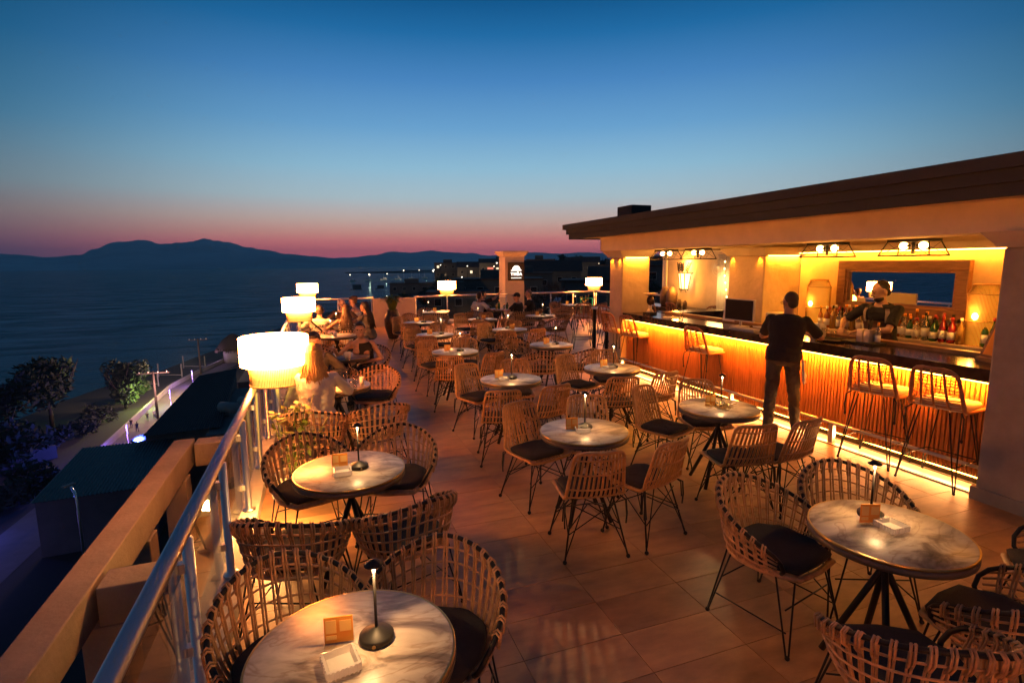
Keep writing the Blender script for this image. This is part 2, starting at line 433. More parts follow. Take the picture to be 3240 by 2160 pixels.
rnd = random.Random(5)
def ridge(name, pts, dist, seed, lab=None):
    """pts: (azimuth deg, elevation deg) outline; a sloping mountain mass with depth"""
    bb = MB(); az0, az1 = pts[0][0], pts[-1][0]; n = 220; rows = []
    for j in range(7):
        d = dist * (1 - .055 * (6 - j)); t = j / 6; row = []
        for i in range(n + 1):
            az = az0 + (az1 - az0) * i / n
            for k in range(len(pts) - 1):
                if pts[k][0] <= az <= pts[k + 1][0]: break
            f = (az - pts[k][0]) / (pts[k + 1][0] - pts[k][0]); f = f * f * (3 - 2 * f)
            el = pts[k][1] + (pts[k + 1][1] - pts[k][1]) * f
            h = math.tan(R(el)) * dist
            h *= t ** .8
            h += (mnoise.fractal(Vector((az * 1.6, t * 2.4, seed)), 1, 2, 5) * .10) * h * (1 if j < 6 else .5)
            row.append((d * math.sin(R(az)), d * math.cos(R(az)), -30 + max(0, h) + 28 * t))
        rows.append(row)
    # back slope
    rows.append([(x * 1.07, y * 1.07, -40) for x, y, z in rows[-1]])
    vs = [p for r in rows for p in r]; fs = []
    for j in range(len(rows) - 1):
        for i in range(n): fs.append((j * (n + 1) + i, j * (n + 1) + i + 1, (j + 1) * (n + 1) + i + 1, (j + 1) * (n + 1) + i))
    bb.add(vs, fs, True)
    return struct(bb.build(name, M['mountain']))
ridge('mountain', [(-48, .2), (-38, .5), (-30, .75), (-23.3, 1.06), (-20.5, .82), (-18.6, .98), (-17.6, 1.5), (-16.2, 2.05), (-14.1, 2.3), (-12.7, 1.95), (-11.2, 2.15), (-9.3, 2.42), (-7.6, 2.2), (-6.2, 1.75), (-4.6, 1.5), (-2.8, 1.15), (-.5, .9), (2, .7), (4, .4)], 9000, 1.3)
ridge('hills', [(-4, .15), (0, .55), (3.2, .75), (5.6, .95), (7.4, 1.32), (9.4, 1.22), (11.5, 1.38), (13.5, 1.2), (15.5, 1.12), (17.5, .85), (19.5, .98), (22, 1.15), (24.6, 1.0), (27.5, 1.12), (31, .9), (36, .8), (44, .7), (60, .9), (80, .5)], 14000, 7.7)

# road and promenade on the shore
def strip(name, m, path, w0, w1, z):
    bb = MB(); vs = []; fs = []
    for i, (x, y) in enumerate(path):
        a = Vector(path[max(0, i - 1)]); c = Vector(path[min(len(path) - 1, i + 1)]); d = (c - a).normalized(); nrm = Vector((-d.y, d.x))
        vs += [(x + nrm.x * w0, y + nrm.y * w0, z), (x + nrm.x * w1, y + nrm.y * w1, z)]
    for i in range(len(path) - 1): fs.append((2 * i, 2 * i + 1, 2 * i + 3, 2 * i + 2))
    bb.add(vs, fs); return struct(bb.build(name, m))
road_path = [(-34.7, 10.7), (-32.6, 64.3), (-31.3, 94.4), (-32, 122), (-32.2, 141.6), (-29.8, 158.7), (-21.5, 197), (-6.4, 257), (17, 354), (51, 461)]
strip('road', M['pave'], road_path, .7, -4.6, G + .004)
sw = MB(); q0 = []
for i, (x, y) in enumerate(road_path):
    if y < 85: continue
    a_ = Vector(road_path[max(0, i - 1)]); c_ = Vector(road_path[min(len(road_path) - 1, i + 1)]); d_ = (c_ - a_).normalized(); n_ = Vector((-d_.y, d_.x))
    q0.append([(x + n_.x * .75, y + n_.y * .75, G), (x + n_.x * .75, y + n_.y * .75, G + .95), (x + n_.x * 1.2, y + n_.y * 1.2, G + .95), (x + n_.x * 1.2, y + n_.y * 1.2, G)])
sw.loft(q0, False)
tag(sw.build('sea_wall', M['townwall2']), 'low pale wall along the shore side of the lit road', 'wall')

# ------------------------------------------------------------------ trees and bushes
def foliage(bb, c, r, n, size, rng, squash=.8):
    """leaf clump faces through an uneven crown of several lobes"""
    lobes = [(Vector((rng.uniform(-.62, .62) * r, rng.uniform(-.62, .62) * r, rng.uniform(-.5, .6) * r * squash)), r * rng.uniform(.28, .52)) for _ in range(11)]
    for i in range(n):
        lc, lr = lobes[rng.randrange(11)]
        d = Vector((rng.gauss(0, 1), rng.gauss(0, 1), rng.gauss(0, 1))).normalized() * lr * rng.uniform(.45, 1.05)
        p = Vector(c) + lc + d
        u = Vector((rng.gauss(0, 1), rng.gauss(0, 1), rng.gauss(0, .7))).normalized(); v = u.orthogonal().normalized() * size * rng.uniform(.4, .8); u = u * size * rng.uniform(.7, 1.4)
        bb.add([p - u, p + v * .6, p + u, p - v * .6], [(0, 1, 2, 3)])
def tree(name, label, loc, h, r, seed, n=900, size=.35, trunk=.16, cat='tree', group=None, squash=.9, m=None):
    rng = random.Random(seed)
    t = thing(name, label, cat, loc, 0, group)
    tb = MB(); top = h - r * .9
    bend = [(rng.uniform(-.15, .15) * k, rng.uniform(-.15, .15) * k, top * k / 3) for k in range(4)]
    tb.tube(bend, trunk, 7, r1=trunk * .55)
    for k in range(5):
        a = rng.uniform(0, 2 * PI); e = Vector(bend[2 + (k % 2)])
        tb.tube([e, e + Vector((math.cos(a) * r * .45, math.sin(a) * r * .45, r * rng.uniform(.3, .7))), e + Vector((math.cos(a) * r * .75, math.sin(a) * r * .75, r * rng.uniform(.6, 1.2)))], trunk * .45, 5, r1=trunk * .12)
    tb.build('trunk', M['bark'], t)
    fb = MB(); foliage(fb, (0, 0, h - r * squash), r, n, size, rng, squash)
    fb.build('crown', m or M['leafdark'], t)
    return t
tree('shore_tree', 'large dark spreading tree on the shore, left of the violet road', (-45.6, 114.8, G), 12.4, 6.4, 1, 2600, .62, .4, squash=.72)
tree('shore_tree', 'dark tree at the left edge in front of the sea', (-53.5, 110, G), 9.4, 5.2, 2, 1500, .62, .34, squash=.7)
tree('shore_tree', 'rounded dark tree beside the road, partly lit green by a lamp', (-37.1, 124.4, G), 9.0, 4.7, 3, 2200, .52, .35, squash=.8)
tree('shore_tree', 'low dark tree in the unlit garden at lower left', (-43, 92, G), 7.6, 6.2, 4, 1700, .6, .3, squash=.55)
tree('shore_tree', 'dark bushy tree at the left frame edge below the sea', (-52, 88, G), 8.2, 6, 6, 1500, .6, .3, squash=.6)
for i, (x, y, hh, r) in enumerate(((-39.5, 100, 3.4, 2.8), (-38.8, 108, 2.8, 2.4), (-38.6, 115, 3.0, 2.6), (-38.9, 132, 3.6, 3), (-47, 101, 4.4, 4), (-58, 100, 5, 4.6), (-36, 84, 3.2, 3), (-35, 77, 3, 2.6), (-47, 78, 5, 4.8), (-37, 68, 3, 2.8))):
    tree('dark_shrub', 'dark unlit shrub beside the lit shore road', (x, y, G), hh, r, 200 + i, 700, .45, .12, 'shrub', 'dark shrubs beside the shore road', .6)
light('tree_lamp', 'POINT', None, (-32.8, 122.0, G + 3.4), 420, (.75, 1, .2), .15)

# ------------------------------------------------------------------ promenade lamps, poles, frames
def violet_lamp(x, y, label):
    t = thing('promenade_lamp', label, 'lamp post', (x, y, G), 0, 'violet lamp posts along the road')
    MB().lathe([(.2, 0), (.2, .1), (.07, .14), (.07, 2.3), (.06, 2.3)], 8).build('post', M['steel'], t)
    MB().lathe([(.085, 2.3), (.085, 3.8), (.03, 3.85)], 8).build('light_tube', E['violet'], t)
    light('glow', 'POINT', t, (-.5, 0, 3.2), 190, (.34, .14, 1), .15)
violet_lamp(-29.0, 96.3, 'nearest violet lamp post, left of the blue-lit beach bar')
violet_lamp(-28.7, 121.4, 'middle violet lamp post beside the tall utility pole')
violet_lamp(-28.7, 142.0, 'farthest violet lamp post up the road')
light('street_glow', 'POINT', None, (-27.2, 131, G + 8), 2600, (1, .60, .36), .3)
light('street_glow', 'POINT', None, (-27.6, 111, G + 7), 900, (.9, .45, .42), .3)
def utility_pole(x, y, h, label, arm):
    t = thing('utility_pole', label, 'utility pole', (x, y, G), 0, 'utility poles')
    MB().cap((0, 0, 0), (0, 0, h), .24, .17, 8, True).build('pole', M['bark'], t)
    MB().box((0, 0, h - .35), (arm, .16, .18)).build('cross_arm', M['bark'], t)
    for k in (-.42, -.15, .15, .42): MB().lathe([(.08, 0), (.10, .16), (.05, .25)], 6, (k * arm, 0, h - .25)).build('insulator', M['ceramic'], t)
utility_pole(-29.2, 113.7, 9.0, 'tall wooden utility pole in front of the lit road', 5.2)
utility_pole(-29.9, 158.0, 9.4, 'distant utility pole against the sea', 4.6)
for k, (x, y) in enumerate(((-39.5, 147), (-36.6, 157), (-33.2, 168))):
    t = thing('beach_frame', ('nearest' if k == 0 else 'middle' if k == 1 else 'farthest') + ' of the white post-and-beam frames on the beach', 'frame', (x, y, G), R(-25), 'white beach frames')
    for p in (-3.2, 3.2): MB().box((p, 0, 1.7), (.22, .22, 3.4)).build('post', M['townwall2'], t)
    MB().box((0, 0, .55), (6.1, .16, .16)).build('beam', M['townwall2'], t)
# beach bar with blue light
t = thing('beach_umbrella', 'blue lit parasol of the beach bar by the road', 'parasol', (-25.7, 92.4, G))
MB().lathe([(2.0, 2.4), (1.3, 2.8), (.03, 3.2)], 10).build('canopy', M['townwall2'], t)
MB().cap((0, 0, 0), (0, 0, 3.2), .04, .04, 6, True).build('pole', M['steel'], t)
light('bar_glow', 'POINT', t, (-.6, -1.6, 2.9), 1100, (.06, .11, 1), .1)
t = thing('bar_sofa', 'pale low sofa glowing blue beside the beach bar', 'sofa', (-23.2, 90.6, G + 1.2), R(30))
MB().box((0, 0, .1), (2.6, 1.2, .9)).build('seat', M['townwall2'], t); MB().box((0, -.62, .5), (2.6, .2, 1.4)).build('backrest', M['townwall2'], t)
tag(MB().span((-25.2, 87, G), (-20, 92.2, G + .74)).build('bar_terrace', M['townwall']), 'low raised terrace under the blue beach bar', 'terrace')
t = thing('motor_scooter', 'small dark scooter with a lit headlamp by the beach bar', 'scooter', (-27.4, 90.0, G), R(120))
MB().box((0, 0, .55), (.35, 1.3, .4)).build('body', M['black'], t)
for s in (-.75, .75): MB().tube([(0, s + .25 * math.cos(a), .30 + .25 * math.sin(a)) for a in [k * PI / 5 for k in range(10)]], .06, 6, True).build('wheel', M['rubber'], t)
MB().cap((-.36, .62, 1.15), (.36, .62, 1.15), .025, .025, 6).build('handlebar', M['steel'], t)
MB().ell((0, .74, 1.0), (.16, .08, .16)).build('headlamp', E['white'], t)

# ------------------------------------------------------------------ sheds and low roofs below the terrace
def roof_shed(name, label, quad, m, cat='shed'):
    """quad: four roof corners (x,y,z); walls go straight down from inside the eaves"""
    t = thing(name, label, cat, (quad[0][0], quad[0][1], G))
    o = Vector(t.location); q = [Vector(p) - o for p in quad]; rb = MB(); n = 60
    vs = []; fs = []
    for i in range(n + 1):
        f = i / n; dz = Vector((0, 0, .06 * (1 if i % 2 else -1)))
        vs += [q[0].lerp(q[3], f) + dz, q[1].lerp(q[2], f) + dz]
    for i in range(n): fs.append((2 * i, 2 * i + 2, 2 * i + 3, 2 * i + 1))
    rb.add(vs, fs); rb.build('roof_sheet', m, t)
    c = sum(q, Vector()) / 4; w = [c + (p - c) * .94 for p in q]; wb = MB()
    wb.add([p + Vector((0, 0, -.2)) for p in w] + [Vector((p.x, p.y, 0)) for p in w], [(i, (i + 1) % 4, (i + 1) % 4 + 4, i + 4) for i in range(4)])
    wb.build('wall', M['townwall'], t)
    return t
s1 = roof_shed('tin_shed', 'long shed with a grey-green corrugated tin roof below the terrace', [(-27, 61.3, -20.2), (-27, 74.2, -18.9), (-17.2, 74.2, -18.9), (-16.7, 62, -20.2)], M['tin'])
s2 = roof_shed('dark_roofed_house', 'low house with a big dark roof beside the lit road', [(-21.0, 74.2, -18.3), (-20.4, 106, -17), (-14.2, 106, -16.1), (-12, 72, -17.4)], M['roofing'], 'house')
for k, (x, y) in enumerate(((-12.0, 78.5), (-9.9, 80.7))):
    t = thing('water_tank', ('left' if k == 0 else 'right') + ' one of two pale rooftop water tanks beyond the handrail', 'tank', (x, y, -16.6), R(50), 'rooftop water tanks')
    MB().lathe([(.02, -1.4), (.7, -1.25), (.74, 1.25), (.02, 1.4)], 12).build('drum', M['townwall2'], t).rotation_euler = (PI / 2, 0, 0)
    for s in (-.8, .8): MB().box((0, s, -.8), (1.2, .16, .7)).build('cradle', M['steel'], t)
tag(MB().span((-13.4, 70, G), (-4, 96, -17.75)).build('flat_roof_house', M['townwall']), 'flat roofed house block right of the dark roof', 'house')
tag(MB().span((-15, 110, G), (-3, 150, -19.5)).build('flat_roof_house', M['townwall']), 'long unlit block behind the nearest floor lamp', 'house')
t = thing('thatched_kiosk', 'round thatched beach kiosk just left of the nearest lamp shade', 'kiosk', (-24.2, 176, G))
MB().lathe([(2.9, 0), (2.9, 4.2)], 14).build('wall', M['townwall2'], t)
th_ = MB().lathe([(4.7, 3.7), (4.4, 4.3), (3.2, 6.2), (1.2, 7.9), (.05, 8.3)], 18); rq = random.Random(9)
for k in range(90): a = rq.uniform(0, 2 * PI); th_.tube([(4.4 * math.cos(a), 4.4 * math.sin(a), 4.3), (5.0 * math.cos(a), 5.0 * math.sin(a), 3.2)], .09, 4)
th_.build('thatch_roof', M['bark'], t)
light('kiosk_glow', 'POINT', t, (-5.6, -3.8, 3.2), 60, (.8, .45, .9), .2)
t = thing('boundary_wall', 'low garden wall running down to the shore at lower left', 'wall', (-40, 94, G))
for k in range(6): MB().box((-k * 4.3, -k * 2.8, 1.0), (5.2, .4, 2.0 + .2 * (k % 2)), R(32)).build('wall_bay', M['townwall'], t)
t = thing('garden_lamp', 'thin bent lamp pole standing in front of the tin roof', 'lamp post', (-19.1, 50.4, G))
MB().tube([(0, 0, 0), (0, 0, 9.6), (-.2, .3, 10.2), (-.6, .9, 10.4)], .09, 6).build('pole', M['steel'], t)
MB().box((-.9, 1.3, 10.45), (.35, .9, .14), R(-35)).build('lamp_head', M['townwall2'], t)
t = thing('beach_canopy', 'pale rounded canopy glowing violet at the far lower left', 'canopy', (-34.6, 54.7, G))
MB().lathe([(2.1, 0), (1.9, 1.0), (1.1, 1.6), (.02, 1.8)], 14).build('shell', M['townwall2'], t)
light('glow', 'POINT', t, (.4, 2.6, 2.4), 120, (.3, .2, 1), .1)
t2 = thing('beach_umbrella', 'closed small parasol in blue light at the far left', 'parasol', (-36.9, 66.5, G))
MB().lathe([(.1, 1.2), (.7, 1.8), (.25, 3.2), (.02, 3.5)], 10).build('canopy', M['townwall2'], t2); MB().cap((0, 0, 0), (0, 0, 3.4), .05, .05, 6, True).build('pole', M['steel'], t2)
light('glow', 'POINT', t2, (1.6, .8, 2.9), 120, (.1, .12, 1), .1)

# ------------------------------------------------------------------ the town
def building(label, x, y, w, d, h, roof, lit, m='townwall', base=-11, rz=0, cat='building', rows=3, cols=4, name='town_building', group='town buildings beyond the terrace', wm='winwarm'):
    t = thing(name, label, cat, (x, y, base), rz, group)
    MB().span((-w / 2, -d / 2, 0), (w / 2, d / 2, h)).build('wall', M[m], t)
    if roof == 'gable':
        rr = MB(); ov = .5
        rr.add([(-w / 2 - ov, -d / 2 - ov, h), (w / 2 + ov, -d / 2 - ov, h), (w / 2 + ov, d / 2 + ov, h), (-w / 2 - ov, d / 2 + ov, h), (-w / 2 - ov, 0, h + w * .2), (w / 2 + ov, 0, h + w * .2)],
               [(0, 1, 5, 4), (2, 3, 4, 5), (0, 4, 3), (1, 2, 5), (0, 3, 2, 1)]); rr.build('roof', M['townroof'], t)
    else:
        r0 = MB().span((-w / 2 - .3, -d / 2 - .3, h), (w / 2 + .3, d / 2 + .3, h + .35)).build('roof', M['townroof'], t)
        MB().span((-w * .2, -d * .2, h + .35), (w * .1, d * .2, h + 2.2)).build('stair_house', M[m], t)
    ch = h / rows
    for r in range(rows):
        for c in range(cols):
            cx = -w / 2 + w * (c + .5) / cols; ww = min(.75, w / cols * .3); cz = ch * (r + .55)
            f = MB().span((cx - ww, -d / 2 - .06, cz - min(.8, ch * .26)), (cx + ww, -d / 2 - .003, cz + min(.8, ch * .26))).build('window', M['townwall2'], t)
            MB().span((cx - ww * .82, -d / 2 - .09, cz - min(.66, ch * .21)), (cx + ww * .82, -d / 2 - .062, cz + min(.66, ch * .21))).build('pane', E[wm] if (r, c) in lit else M['darkpane'], f)
    for r in range(1, rows): MB().span((-w / 2 - .1, -d / 2 - 1.1, ch * r - .12), (w / 2 + .1, -d / 2 - .1, ch * r + .06)).build('balcony', M[m], t)
    return t
def polar(az, d): return d * math.sin(R(az)), d * math.cos(R(az))
TB = [  # azimuth, distance, w, d, h, roof, lit, label
 (9.6, 250, 21, 16, 6.4, 'flat', (), 'long low black warehouse at the water, left of the left far lamp', 1, 5, 'townwall'),
 (13.3, 320, 17, 12, 15.5, 'flat', ((2, 3), (2, 0)), 'dark villa on the bluff with one bright upper window', 3, 4, 'townwall'),
 (15.6, 300, 15, 12, 13.2, 'gable', ((1, 1),), 'dark gabled house right of the villa on the bluff', 2, 3, 'townwall'),
 (17.6, 280, 11, 11, 15.4, 'gable', ((1, 1), (1, 2)), 'gabled dark house with a red sign left of the sign pillar', 2, 3, 'townwall'),
 (18.9, 300, 18, 12, 16.6, 'flat', (), 'dark flat roofed block just left of the sign pillar', 4, 4, 'townwall'),
 (18.4, 120, 19, 11, 9.6, 'flat', ((1, 3),), 'broad dark block behind the seated white T-shirt guest', 2, 5, 'townwall'),
 (14.2, 110, 12, 9, 7.4, 'flat', ((0, 0),), 'low dark house behind the left far lamp', 2, 3, 'townwall'),
 (22.9, 260, 13, 11, 17.2, 'flat', ((3, 0), (3, 1), (3, 3), (2, 0), (2, 1), (2, 3), (1, 0), (1, 1)), 'dark apartment block with a grid of bright windows right of the sign pillar', 4, 4, 'townwall'),
 (26.2, 330, 22, 12, 17.0, 'flat', ((2, 3),), 'far dark block below the horizon trees', 3, 5, 'townwall'),
 (27.6, 300, 15, 12, 16.0, 'gable', ((1, 2), (1, 0)), 'far gabled house with two small lit windows', 2, 4, 'townwall'),
 (30.4, 240, 14, 12, 14.6, 'flat', ((1, 0),), 'far flat roofed block left of the bar roof end', 3, 3, 'townwall'),
 (29.6, 80, 12, 8, 10.4, 'flat', (), 'near dark block with green lit windows behind the right far lamp', 2, 4, 'townwall'),
 (24.2, 170, 17, 11, 10.6, 'gable', ((0, 1),), 'dark gabled house behind the bare tree', 2, 4, 'townwall'),
 (21.6, 150, 13, 9, 10.2, 'flat', (), 'dark block hidden partly by the sign pillar', 2, 3, 'townwall'),
 (35.5, 120, 16, 12, 12.2, 'flat', (), 'dark block seen through the opening beside the bar', 3, 4, 'townwall'),
 (39.5, 150, 20, 12, 13, 'flat', ((1, 1),), 'dark block far behind the sconce wall', 3, 4, 'townwall'),
]
for az, d, w, dd, h, rf, lit, lb, rows, cols, m in TB:
    x, y = polar(az, d)
    bld = building(lb, x, y, w, dd, h - (2.0 if az < 22 and d > 200 else 2.6 if d > 200 else 0), rf, lit, m, -11, -R(az), 'building', rows, cols)
    if 'red sign' in lb: MB().span((-1.4, -dd / 2 - .3, 9.9), (1.6, -dd / 2 - .1, 11.2)).build('shop_sign', E['winred'], bld)
    if 'green' in lb:
        MB().tube([(-3.2, -4.2, 8.2), (-1.6, -4.2, 8.2), (-1.6, -4.2, 5.6), (-3.2, -4.2, 5.6)], .07, 5, True).build('lit_window_frame', E['wingreen'], bld)
        for s in (1.15, 1.85): MB().span((s - .28, -4.25, 7.0), (s + .28, -4.1, 8.3)).build('lit_window', E['wingreen'], bld)
x, y = polar(25.2, 96)
h = building('small pale house with a warmly lit wall and a solar panel on its roof', x, y, 5.0, 6, 5.6, 'gable', (), 'townwall2', -11, -R(38), 'house', 1, 2, 'lit_house', None)
MB().box((-.3, -2.0, 6.75), (1.3, 2.0, .08), 0, R(20)).build('solar_panel', M['steel'], h)
light('porch_light', 'POINT', h, (1.6, -4.4, 5.0), 55, (1, .6, .3), .1)
CT = [(13.0, 335, 16), (14.4, 330, 15.5), (16.6, 320, 16), (24.4, 420, 20), (25.4, 400, 22.5), (26.9, 420, 22), (27.4, 415, 21), (28.9, 330, 19), (29.7, 320, 20), (31.0, 300, 20), (32.2, 290, 21), (33.4, 280, 19)]
for i, (az, d, hh) in enumerate(CT):
    x, y = polar(az, d)
    tree('town_tree', 'dark tree rising above the town roofs on the horizon', (x, y, -11), hh - 3.2, 4.6 if i % 3 else 2.4, 30 + i, 320, 1.5, .4, group='dark trees on the town skyline', squash=1.0 if i % 3 else 2.0)
for i, (az, d, hh, r) in enumerate(((11.0, 170, 6.2, 4), (13.0, 210, 9.0, 6), (15.0, 215, 9.4, 6), (16.9, 190, 9, 6), (8.6, 160, 4.6, 2.6), (20.6, 80, 8.2, 4.5), (27.4, 95, 8.6, 4), (32.4, 100, 11, 5))):
    x, y = polar(az, d)
    tree('garden_tree', 'dark leafy tree between the houses below the terrace', (x, y, -11), hh, r, 60 + i, 900, .7, .3, group='dark trees among the houses', squash=.75)
# bare tree right of the sign pillar
t = thing('bare_tree', 'thin bare-branched tree faintly lit behind the sign pillar', 'tree', (*polar(23.2, 33), -11)); rng = random.Random(8); bb = MB()
def branch(p, d, l, r, k):
    q = p + d * l; bb.tube([p, (p + q) / 2 + Vector((rng.uniform(-.1, .1), rng.uniform(-.1, .1), 0)) * l, q], r, 4, r1=r * .6)
    if k: 
        for _ in range(3): branch(q, (d + Vector((rng.uniform(-.6, .6), rng.uniform(-.6, .6), rng.uniform(-.1, .4)))).normalized(), l * .72, r * .58, k - 1)
branch(Vector((0, 0, 0)), Vector((0, 0, 1)), 7.8, .14, 0); 
for a in range(4): branch(Vector((0, 0, 7.7)), Vector((math.cos(a * 1.6) * .5, math.sin(a * 1.6) * .5, 1)).normalized(), 1.6, .07, 4)
bb.build('branches', M['bark'], t)
rng2 = random.Random(77)
TL = [(11.6, 245, -1), (12.4, 300, 1.4), (15.2, 285, .8), (18.0, 270, .6), (22.4, 245, 2.8), (23.6, 250, 1.2), (25.4, 330, 3.4), (27.0, 280, -1.4), (29.0, 270, 1.6), (30.2, 210, -.6), (32.0, 230, 2.2), (33.0, 190, -2), (14.6, 205, -3), (16.9, 175, -2), (13.9, 190, -5.5), (18.3, 210, 2.2), (25.0, 260, .5), (26.4, 240, 2.2), (26.6, 235, .6), (26.9, 232, -.2), (22.0, 230, .4), (28.0, 300, 3), (31.0, 150, -3), (19.3, 90, -5), (24.0, 70, -6), (12.6, 150, -8), (21.2, 140, -4)]
for az, d, z in TL:
    x, y = polar(az, d); t = thing('town_lamp', 'small bright lamp on a pole among the dark town houses', 'street lamp', (x, y, -11), 0, 'distant street lamps of the town')
    MB().cap((0, 0, 0), (0, 0, z + 11), .07, .05, 5, True).build('pole', M['black'], t); MB().ell((0, 0, z + 11.1), (.28, .28, .22), None, 8, 5).build('lamp_head', E['winwarm'] if az > 20 else E['white'], t)

for az, d, z in ((12.6, 285, -6), (15.2, 265, -6.4), (17.4, 250, -6), (22.4, 226, -5.6), (25.6, 150, -6.6), (27.6, 268, -4), (30.2, 205, -5), (19.6, 100, -7.4)):
    x, y = polar(az, d); light('town_street_glow', 'POINT', None, (x, y, z), 520 if d > 180 else 110, (1, .62, .34), .4)

# ------------------------------------------------------------------ harbour mole, boats
def mole(name, label, a, c, w):
    t = MB(); a = Vector(a); c = Vector(c); d = (c - a).normalized(); nrm = Vector((-d.y, d.x)); k = 14; vs = []; fs = []
    for i in range(k + 1):
        p = a.lerp(c, i / k); ww = w * (1 + .25 * math.sin(i * 2.1))
        vs += [(p.x + nrm.x * ww, p.y + nrm.y * ww, -13.4), (p.x + nrm.x * ww * .5, p.y + nrm.y * ww * .5, -11.7), (p.x - nrm.x * ww * .5, p.y - nrm.y * ww * .5, -11.7), (p.x - nrm.x * ww, p.y - nrm.y * ww, -13.4)]
    for i in range(k):
        for q in range(3): fs.append((4 * i + q, 4 * i + q + 1, 4 * i + q + 5, 4 * i + q + 4))
    fs += [(0, 1, 2, 3), (4 * k + 3, 4 * k + 2, 4 * k + 1, 4 * k)]
    t.add(vs, fs); return struct(t.build(name, M['land']))
mole('breakwater', '', (54, 1036), (300, 1220), 8)
mole('breakwater', '', (80, 1012), (236, 930), 5)
mole('breakwater', '', (192, 1276), (350, 1188), 7)
for k in range(7):
    f = .03 + k * .125; x = 54 + 246 * f; y = 1030 + 184 * f - 15
    t = thing('moored_boat', 'small white boat with a mast moored at the lit mole', 'boat', (x, y, -28), R(40 + 13 * k), 'boats moored along the mole')
    hb = MB(); rings = []
    for s, w, hh in ((-6.2, 1.8, 2.0), (-1.8, 2.4, 1.9), (2.7, 2.1, 2.1), (5.4, 1.1, 2.3), (7.0, .1, 2.6)): rings.append([(-w, s, hh), (-w * .7, s, -.4), (w * .7, s, -.4), (w, s, hh)])
    hb.loft(rings, False); hb.build('hull', M['white'], t)
    MB().span((-1.3, -2.9, 2.0), (1.3, 1.5, 3.8)).build('cabin', M['white'], t)
    MB().cap((0, .4, 1.9), (0, .4, 15), .14, .09, 5, True).build('mast', M['white'], t)
    if k in (2, 3, 5): light('deck_light', 'POINT', t, (0, -4.4, 5), 260, (1, .85, .65), .3)
for k in range(7):
    f = .02 + k * .15; x = 54 + 246 * f; y = 1036 + 184 * f
    t = thing('mole_lamp', 'bright white lamp on a tall pole along the mole', 'lamp post', (x, y, -25.8), 0, 'lamps along the mole')
    hh = 9 + (k > 2) * 6
    MB().cap((0, 0, 0), (0, 0, hh), .18, .11, 5, True).build('pole', M['steel'], t)
    MB().ell((0, 0, hh + .3), (1.0, 1.0, .75), None, 8, 6).build('lamp_head', E['white'], t)
    if k % 2: light('glow', 'POINT', t, (0, -2.6, hh - .8), 1500, (1, .85, .6), .4)
for k, (x, y, s) in enumerate(((41, 622, 2.0), (68, 634, 1.6))):
    t = thing('fishing_hut', ('larger' if k == 0 else 'smaller') + ' dark fishing hut on stilts in the water', 'hut', (x, y, -28), R(10), 'fishing huts on stilts')
    MB().span((-3.4 * s, -2.6, 2.6), (3.4 * s, 2.6, 3.1)).build('platform', M['bark'], t); MB().span((-1.6 * s, -2.2, 3.1), (2.6 * s, 2.2, 4.1 * s)).build('cabin', M['townwall'], t)
    for p in (-3, -1, 1, 3): MB().cap((p * s, 0, -1), (p * s, 0, 2.6), .2, .2, 5, True).build('stilt', M['bark'], t)
# ================================================================== TERRACE
ob = MB().span((-.98, -3, -11), (12.5, 19.6, -.06)); tag(ob.build('hotel_building', M['concrete']), 'hotel building block carrying the roof terrace', 'building')
floor = thing('floor', None, None); floor['kind'] = 'structure'
MB().span((-.985, -2.98, -.059), (12.49, 19.55, -.008)).build('grout_bed', M['grout'], floor)
TW, TD = .6, .312
tm = MB(); tm.span((-TW / 2 + .002, -TD / 2 + .002, -.02), (TW / 2 - .002, TD / 2 - .002, 0)); tile_me = tm.mesh('tile', M['tile'])
far = MB(); rest = 0; rngt = random.Random(3)
y0 = .24
cnt = 0
for j in range(62):
    y = y0 + TD * (j + .5)
    xr = 12.2 if y > 9.75 else 5.6
    k = -1
    while True:
        x = -.27 + .6 * (k + .5); k += 1
        if x - .3 > xr: break
        x0, x1 = max(-.86, x - .3), min(xr, x + .3)
        if x1 - x0 < .04: continue
        if y < 8.7 and cnt < 296:
            o = inst(tile_me, 'tile', floor, (( x0 + x1) / 2, y, rngt.uniform(-.0006, .0006)), PI if rngt.random() > .5 else 0)
            o.scale = ((x1 - x0) / TW, 1, 1); cnt += 1
        else:
            far.span((x0 + .002, y - TD / 2 + .002, -.02), (x1 - .002, y + TD / 2 - .002, rngt.uniform(-.0006, .0006)))
for j in range(3):
    for k in range(11): far.span((-.87 + .6 * k + .002, y0 - .312 * (j + 1) + .002, -.02), (-.27 + .6 * k - .002, y0 - .312 * j - .002, 0))
fo = far.build('far_tiles', M['tile'], floor); fo['kind'] = 'stuff'
tag(MB().span((-.78, -2, -.01), (-.56, 18.9, .10)).build('kerb', bpy.data.materials['cream kerb paint']), None, None, None, 'structure')
tag(MB().span((-.97, -2, -.02), (-.781, 18.9, .018)).build('ledge', M['concrete']), None, None, None, 'structure')

